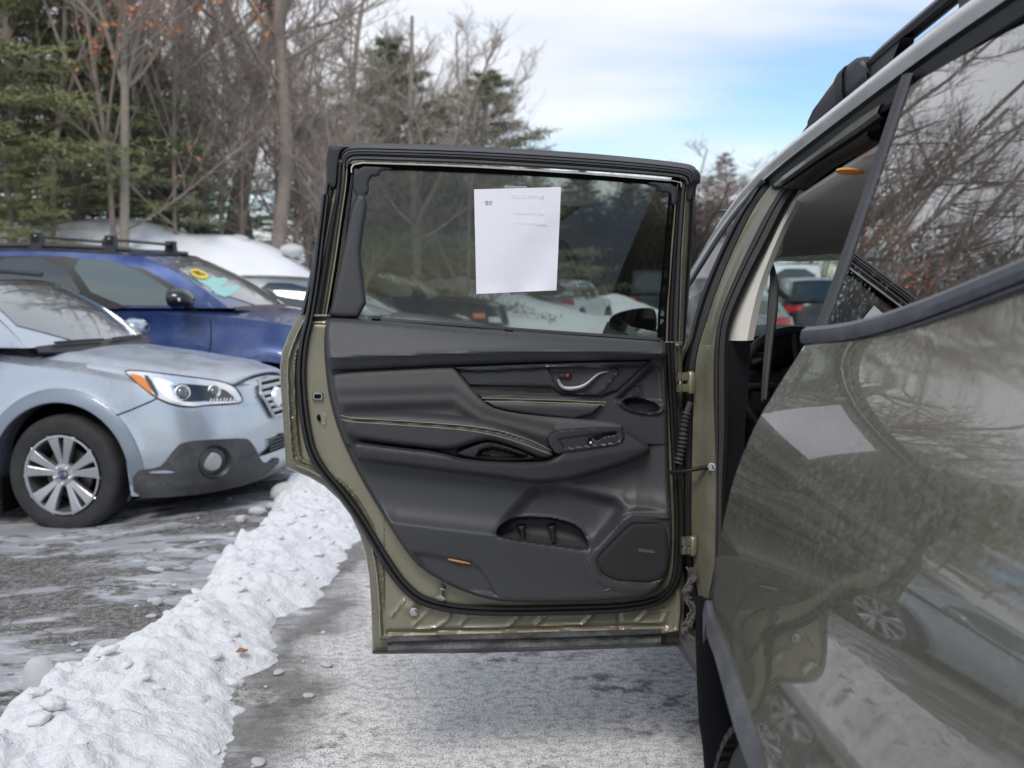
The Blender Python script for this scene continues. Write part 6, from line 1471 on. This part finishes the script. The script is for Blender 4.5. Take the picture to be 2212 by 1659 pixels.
    on('bumper_cladding', [(286, 1016), (343, 1010), (357, 998), (377, 972), (396, 953), (460, 949), (527, 945), (540, 955), (557, 992), (575, 1004), (604, 985), (606, 1010), (560, 1035), (513, 1050), (434, 1066), (350, 1074), (292, 1076)], m_plastic, .014, .02, .03)
    fz_ = c.pick([(462, 996)])[0]; q = c.surf(-1, .016)(fz_[:1], fz_[1:])[0]; n_ = np.array([.62, -.78, .0])
    revolve('fog_lamp_bezel', [(.105, 0), (.098, .012), (.088, .006), (.075, -.01), (.07, -.02)], q, n_, m_black, c.root, 40)
    q2 = q+np.array([-.012, -.01, 0]); revolve('fog_lamp', [(0, .012), (.035, .010), (.055, .003), (.06, -.012)], q2, n_, M('ribbed_fog_lens', (.38, .40, .41), .15, .5, 1, bump=(60, .6, .01)), c.root, 32)
    on('bumper_insert', [(322, 1018), (360, 1014), (385, 1020), (325, 1022)], m_silver, .02, .02, .01)
    # grille with frame and slats, symmetrical about the nose
    def band(name, pl, zt, zb_, mat, off, sd):
        ps = np.linspace(0, 1, 24); rows = []
        for f in np.linspace(0, 1, 8):
            p0_ = np.interp(f, np.linspace(0, 1, len(pl)), pl); p = p0_+(1-p0_)*ps; z = zt+(zb_-zt)*f; rows.append(c.surf(sd, off)(p, z+0*p))
        return loft(name, rows, mat, c.root, face=(1, 0, 0))
    gl = c.pick([(553, 823), (556, 852), (586, 900)]); zt, zb_ = gl[0, 1], gl[2, 1]
    for sd in (-1, 1):
        band('grille', list(gl[:, 0]), zt, zb_, m_dark, .010, sd)
        pz = resample(np.array([(1.0, zt)]+[tuple(q) for q in gl]+[(1.0, zb_)]), 60); tube('grille_frame', c.surf(sd, .02)(pz[:, 0], pz[:, 1]), .012, m_rim, c.root, 8)
        for k in range(1, 6):
            z = zt+(zb_-zt)*k/6; p0_ = float(np.interp(z, [gl[2, 1], gl[1, 1], gl[0, 1]], [gl[2, 0], gl[1, 0], gl[0, 0]]))+.01
            p = np.linspace(p0_, 1, 24); loft('grille_bar', [c.surf(sd, o_)(p, z+dz+0*p) for o_, dz in ((.012, .014), (.022, .012), (.026, 0), (.022, -.010), (.012, -.012))], m_rim, c.root, face=(1, 0, 0))
        lg = c.pick([(556, 984), (585, 950), (606, 938)]); rows = []
        band('lower_grille', [lg[2, 0], lg[1, 0], lg[0, 0]], lg[2, 1]+.01, lg[0, 1]-.01, m_dark, .008, sd)
        for z in np.linspace(lg[0, 1]+.015, lg[2, 1]-.01, 4):
            p = np.linspace(lg[0, 0]+.08, 1, 20); tube('lower_grille_bar', c.surf(sd, .014)(p, z+0*p), .007, m_plastic, c.root, 6)
    em = c.surf(-1, .03)(np.array([1.0]), np.array([(zt+zb_)/2]))[0]; revolve('grille_badge', [(0, .012), (.06, .008), (.065, 0), (.07, -.02)], em, (1, 0, 0), m_chrome, c.root, 28)
    on('headlight_trim', [(327, 816), (345, 818), (372, 824), (376, 832), (366, 832), (378, 858), (396, 870), (372, 868), (352, 852)], m_chrome, .0125, .012)
    box('mud_flap', (-.42, -.78, .22), (.02, .2, .22), m_dark, c.root, .006)
    # roof rails and mirrors
    for sd in (-1, 1):
        T_ = c.gh_patch('s', sd)(np.linspace(.05, .85, 12), np.ones(12)); T_ = T_+np.array([0, -sd*.03, .06]); tube('roof_rail', T_, .018, m_roofbar, c.root, 8)
        b_ = np.array(c.base); m0 = np.array([b_[0]-.22, sd*(b_[1]+.26), b_[2]+.06])
        rr = [[m0+np.array([dx, .12*math.cos(a)*k, .075*math.sin(a)*k]) for a in np.linspace(0, 2*math.pi, 16)] for dx, k in ((-.05, .9), (-.02, 1), (.06, .8), (.10, .3))]
        loft('side_mirror', rr, m_silver, c.root, solid_=.004)
    seam([(0, 770), (20, 775)], .002)
    # steering wheel rim and seats give depth behind the glass
    return c
sv_car = silver()
# ---------------- blue suv behind it
def blue():
    rz = R(-6); far = np.array([-math.sin(rz), math.cos(rz)]); w0 = P(578, 790, 9.3); o = w0[:2]+far*.9
    c = Car('blue_suv', 'dark blue suv with black roof rack bars parked behind the silver wagon', (o[0], o[1], -.04), rz, paint=m_blue, W=.96, xf=.93, xr=-3.95, wb=2.89, R_=.37, zb=.28, Ra=.46,
            sh=([-4.5, -3.4, -.9, -.4, .2, .6, .9, 1.2], [1.16, 1.20, 1.20, 1.18, 1.11, 1.06, 1.0, .9]), base=(-.36, .78, 1.24), top=(-1.12, .66, 1.665), rbase=(-3.75, .80, 1.24), rtop=(-3.35, .66, 1.66), bow=.14, zroof=1.75, n=3.2)
    c.body(16); c.greenhouse(); c.wheels()
    c.glassp('windscreen', 'ws', 0, [(.035, .02), (.965, .02), (.945, .97), (.055, .97)], m_screen, .006)
    c.glassp('cowl', 'ws', 0, [(.02, -.07), (.98, -.07), (.96, .02), (.04, .02)], m_black, .010)
    m_bg = M('blue_car_front_glass', (.07, .10, .095), .04, 0, 1.0, spec=1.0)
    for sd in (-1, 1):
        c.glassp('window_surround', 's', sd, [(.045, -.02), (.98, .0), (.95, .90), (.10, .90)], m_black, .004)
        c.glassp('side_window', 's', sd, [(.075, .03), (.315, .03), (.315, .86), (.13, .84)], m_bg, .010)
        c.glassp('side_window', 's', sd, [(.345, .03), (.60, .03), (.60, .86), (.345, .86)], m_carglass, .010)
        c.glassp('side_window', 's', sd, [(.625, .03), (.95, .15), (.93, .82), (.625, .86)], m_carglass, .010)
        T_ = c.gh_patch('s', sd)(np.linspace(.06, .95, 14), np.ones(14)); T_ = T_+np.array([0, -sd*.05, .05]); tube('roof_rail', T_, .02, m_roofbar, c.root, 8)
        b_ = np.array(c.base); m0 = np.array([b_[0]-.30, sd*(b_[1]+.30), b_[2]+.085])
        rr = [[m0+np.array([dx, .13*math.cos(a)*k, .085*math.sin(a)*k-.02*(dx > .05)]) for a in np.linspace(0, 2*math.pi, 18)] for dx, k in ((-.06, .9), (-.03, 1), (.05, .85), (.11, .5), (.13, .1))]
        mo = loft('side_mirror', rr, m_blackpaint, c.root, solid_=.004)
        loft('mirror_signal', [[m0+np.array([.045+.06*t, -.125*sd*0+sd*(.12-.10*t), -.012+dz]) for t in np.linspace(0, 1, 8)] for dz in (-.014, .0, .012)], m_chrome, mo, solid_=.006)
        tube('mirror_stalk', [m0+np.array([0, -sd*.1, -.06]), m0+np.array([.04, -sd*.24, -.09])], .02, m_black, c.root, 8)
    c.glassp('rear_window', 'rw', 0, [(.08, .1), (.92, .1), (.9, .9), (.1, .9)], m_carglass)
    # load bars: four block feet on the side rails, two cross bars
    for k, a in enumerate((.135, .42)):
        ends = []
        for sd in (-1, 1):
            q = c.gh_patch('s', sd)(np.array([a]), np.array([1.0]))[0]+np.array([0, -sd*.05, .05]); ends.append(q+np.array([0, 0, .075]))
            rr = [[q+np.array([dx*(1-.2*(dz > .05)), dy, dz]) for dx, dy in ((-.055, -.035), (.055, -.035), (.055, .035), (-.055, .035), (-.055, -.035))] for dz in (-.05, .0, .06, .105)]
            loft('rack_foot', rr, m_roofbar, c.root, sharp=25)
            box('rack_foot', q+np.array([0, 0, .06]), (.10, .07, .10), m_roofbar, c.root, .015)
            revolve('rack_lock', [(0, .004), (.008, .003), (.01, 0)], q+np.array([0, sd*.036, .08]), (0, sd, 0), m_steel, c.root, 10)
        loft('cross_bar', [[p+np.array([dx, 0, dz+.0]) for p in (ends[0], (ends[0]+ends[1])/2, ends[1])] for dx, dz in ((-.03, 0), (-.02, .012), (.02, .012), (.03, 0), (0, -.012), (-.03, 0))], m_roofbar, c.root, sharp=40)
    # round yellow price sticker and pale papers behind the windscreen
    f0 = c.gh_patch('ws'); nn = np.array([.5, 0, .85]); sp_ = c.world(f0(*[g.ravel() for g in np.meshgrid(np.linspace(.05, .95, 60), np.linspace(.02, .98, 60))])); pr = proj(sp_)
    AB = np.stack([g.ravel() for g in np.meshgrid(np.linspace(.05, .95, 60), np.linspace(.02, .98, 60))], 1)
    def ab(u, v): return AB[np.argmin(((pr-np.array([u, v]))**2).sum(1))]
    c0 = ab(428, 594); mid = f0(c0[:1], c0[1:])[0]; e1 = f0(c0[:1]+.02, c0[1:])[0]-mid; e1 /= np.linalg.norm(e1); e2 = f0(c0[:1], c0[1:]+.02)[0]-mid; e2 /= np.linalg.norm(e2); nn = np.cross(e1, e2); nn = nn if nn[2] > 0 else -nn; nn /= np.linalg.norm(nn)
    q3 = proj(c.world(np.array([mid, mid+e1*.02, mid+e2*.02]))); J = np.stack([q3[1]-q3[0], q3[2]-q3[0]], 1); _, S_, Vt = np.linalg.svd(J); r1 = min(1.7, S_[0]/S_[1])
    g1 = Vt[0, 0]*e1+Vt[0, 1]*e2; g2 = (Vt[1, 0]*e1+Vt[1, 1]*e2)*r1
    st_ = loft('price_sticker', [[mid+nn*h+(g1*math.cos(t)+g2*math.sin(t))*r_ for t in np.linspace(0, 2*math.pi, 33)] for r_, h in ((.001, .018), (.072, .018), (.072, .012))], M('yellow_sticker', (.80, .58, .03), .5), c.root)
    text_mesh('sticker_digits', '85', .115, mid+nn*.021, -e1 if (c.Mx@e1)[0] < 0 else e1, e2, m_ink, st_, .001)
    pp = [ab(u, v) for u, v in ((402, 588), (428, 640), (470, 625), (494, 600), (440, 604))]
    m_cy = M('pale_dash_paper', (.34, .60, .56), .8)
    c.glassp('dash_paper', 'ws', 0, [tuple(p) for p in pp], m_cy, .0085); pp = [ab(u, v) for u, v in ((428, 645), (470, 655), (500, 640), (520, 615), (480, 622))]; c.glassp('dash_paper', 'ws', 0, [tuple(p) for p in pp], m_cy, .0085)
    pz = resample(c.pick([(455, 690), (456, 740), (452, 770)]), 20); tube('shut_line', c.surf(-1, .002)(pz[:, 0], pz[:, 1]), .004, m_dark, c.root, 5)
    x = np.linspace(-.46, .46, 30); th = np.linspace(.05, math.pi-.05, 40)
    def fl(r_, off):
        xx = np.clip(r_*np.cos(th), -9, c.xc-.001); zz_ = c.R_+r_*np.sin(th); return np.array([(r_*math.cos(t), -(float(c.xy(min(0, r_*math.cos(t)-c.xc), z)[1])+off), z) for t, z in zip(th, zz_)])
    loft('wheel_arch_trim', [fl(.44, -.02), fl(.445, .02), fl(.50, .026), fl(.52, .004)], M('dusty_blue_flare', (.05, .08, .26), .5, .2, .3, dirt=(.6, (.3, .3, .33, 1), 12)), c.root, face=(0, -1, 0))
    return c
bl_car = blue()
def simple_car(name, label, u, Y, rz, paint, z=0, kind='suv', group='cars parked across the car park', glass_=None, far_near=0):
    X = (u-1106)/FPX*Y
    K = {'suv': dict(W=.93, xf=.9, xr=-3.7, wb=2.7, R_=.35, zb=.28, base=(-.5, .76, 1.12), top=(-1.15, .64, 1.62), rbase=(-3.6, .78, 1.12), rtop=(-3.2, .64, 1.60), zroof=1.68, sh=([-4.5, -3, -.5, .2, .6, .9, 1.2], [1.1, 1.1, 1.08, 1.02, .97, .9, .85]), n=3),
         'wagon': dict(base=(-.42, .72, 1.02), top=(-1.15, .58, 1.38), rbase=(-3.5, .74, 1.02), rtop=(-3.0, .58, 1.37), zroof=1.44, sh=([-4.5, -3, -.5, .2, .6, .9, 1.2], [1.0, 1.0, .98, .90, .84, .78, .74])),
         'pickup': dict(W=.98, xf=1.0, xr=-4.7, wb=3.7, R_=.40, zb=.38, Ra=.50, base=(-.55, .82, 1.32), top=(-1.25, .68, 1.86), rbase=(-3.0, .82, 1.32), rtop=(-2.85, .68, 1.86), zroof=1.92, sh=([-6, -3.1, -.6, .3, .8, 1.1], [1.30, 1.32, 1.32, 1.27, 1.20, 1.12]), n=4.5, boxy=1),
         'van': dict(W=.98, xf=.9, xr=-4.4, wb=3.2, R_=.36, zb=.3, base=(-.1, .86, 1.15), top=(-.9, .74, 2.0), rbase=(-4.35, .88, 1.15), rtop=(-4.2, .78, 2.12), zroof=2.22, sh=([-6, -1, .3, .9, 1.1], [1.15, 1.15, 1.1, 1.0, .9]), n=4, boxy=1)}[kind]
    c = Car(name, label, (X, Y, z), rz, paint=paint, group=group, cat={'pickup': 'pickup truck', 'van': 'van'}.get(kind, 'car'), **K)
    c.body(10); c.greenhouse(); c.wheels()
    c.glassp('windscreen', 'ws', 0, [(.05, .04), (.95, .04), (.93, .93), (.07, .93)], glass_ or m_screen)
    c.glassp('rear_window', 'rw', 0, [(.08, .12), (.92, .12), (.9, .88), (.1, .88)], m_carglass)
    for sd in (-1, 1):
        if kind != 'van': 
            cuts = ((.08, .42), (.45, .93)) if kind == 'pickup' else ((.08, .38), (.41, .68), (.71, .94))
        else: cuts = ((.05, .22),)
        for a, b in cuts: c.glassp('side_window', 's', sd, [(a+.0, .08), (b, .08), (b-.01, .88), (a+.03 if a < .1 else a, .88)], glass_ if (glass_ and a < .1) else m_carglass)
        # lamps
        Ls = c.xc-c.xcr; zt = .95 if kind != 'pickup' else 1.05
        panel('tail_lamp', [(-Ls-.25, zt-.13), (-Ls-.25, zt+.08), (-Ls-.72, zt+.08), (-Ls-.72, zt-.04)], c.surf(sd, .008), .05, m_redlens, c.root, (-1, sd*1, 0), back=.01)
        panel('headlight', [(.35, zt-.22), (.35, zt-.10), (.75, zt-.12), (.80, zt-.24)], c.surf(sd, .008), .05, m_lens, c.root, (1, sd*1, 0), back=.01)
        panel('bumper', [(.02, .33), (.02, .5), (1, .5), (1, .33)], c.surf(sd, .01), .08, m_plastic, c.root, (1, sd*1, 0), back=.01)
        panel('bumper', [(-Ls-.02, .33), (-Ls-.02, .5), (-Ls-1, .5), (-Ls-1, .33)], c.surf(sd, .01), .08, m_plastic, c.root, (-1, sd*1, 0), back=.01)
        b_ = np.array(c.base); box('side_mirror', (b_[0]-.25, sd*(b_[1]+.25), b_[2]+.10), (.12, .2, .16 if kind != 'pickup' else .24), m_black, c.root, .03)
    return c
c3 = simple_car('grey_wagon', 'grey wagon behind the blue suv, bonnet showing low in the door window', 925, 13.2, R(-5), m_greycar, .04, 'wagon', group=None)
pk = simple_car('black_pickup', 'black pickup truck seen through the left part of the tinted door window', 1000, 25.5, R(-8), m_blackpaint, -.22, 'pickup', glass_=M('bright_cab_glass', (.20, .26, .25), .08, 0, 1))
for sd in (-1, 1): panel('side_marker', [(.08, .92), (.08, 1.02), (.28, 1.02), (.28, .92)], pk.surf(sd, .01), .04, m_amber, pk.root, (.3, sd, 0), back=.01)
simple_car('white_wagon', 'white car with red tail lamps beside the snow heap behind the paper sheet', 1262, 42, R(66), m_white, -.1, 'suv')
simple_car('dark_truck', 'dark boxy truck beyond the snow heaps above the driver mirror', 1388, 54, R(88), m_blackpaint, -.1, 'van')
simple_car('white_van', 'white van seen through the windscreen behind the seat belt', 1640, 40, R(92), m_white, -.1, 'van')
simple_car('dark_suv', 'dark suv with red tail lamps seen through the windscreen', 1700, 31, R(90), m_blackpaint, -.1, 'suv')
simple_car('white_sedan', 'white car low behind the seat belt in the windscreen view', 1590, 33, R(86), m_white, -.2, 'wagon')
simple_car('dark_sedan', 'dark grey car nearest beyond the windscreen at the left of the steering wheel', 1555, 24, R(88), m_greycar, -.2, 'wagon')
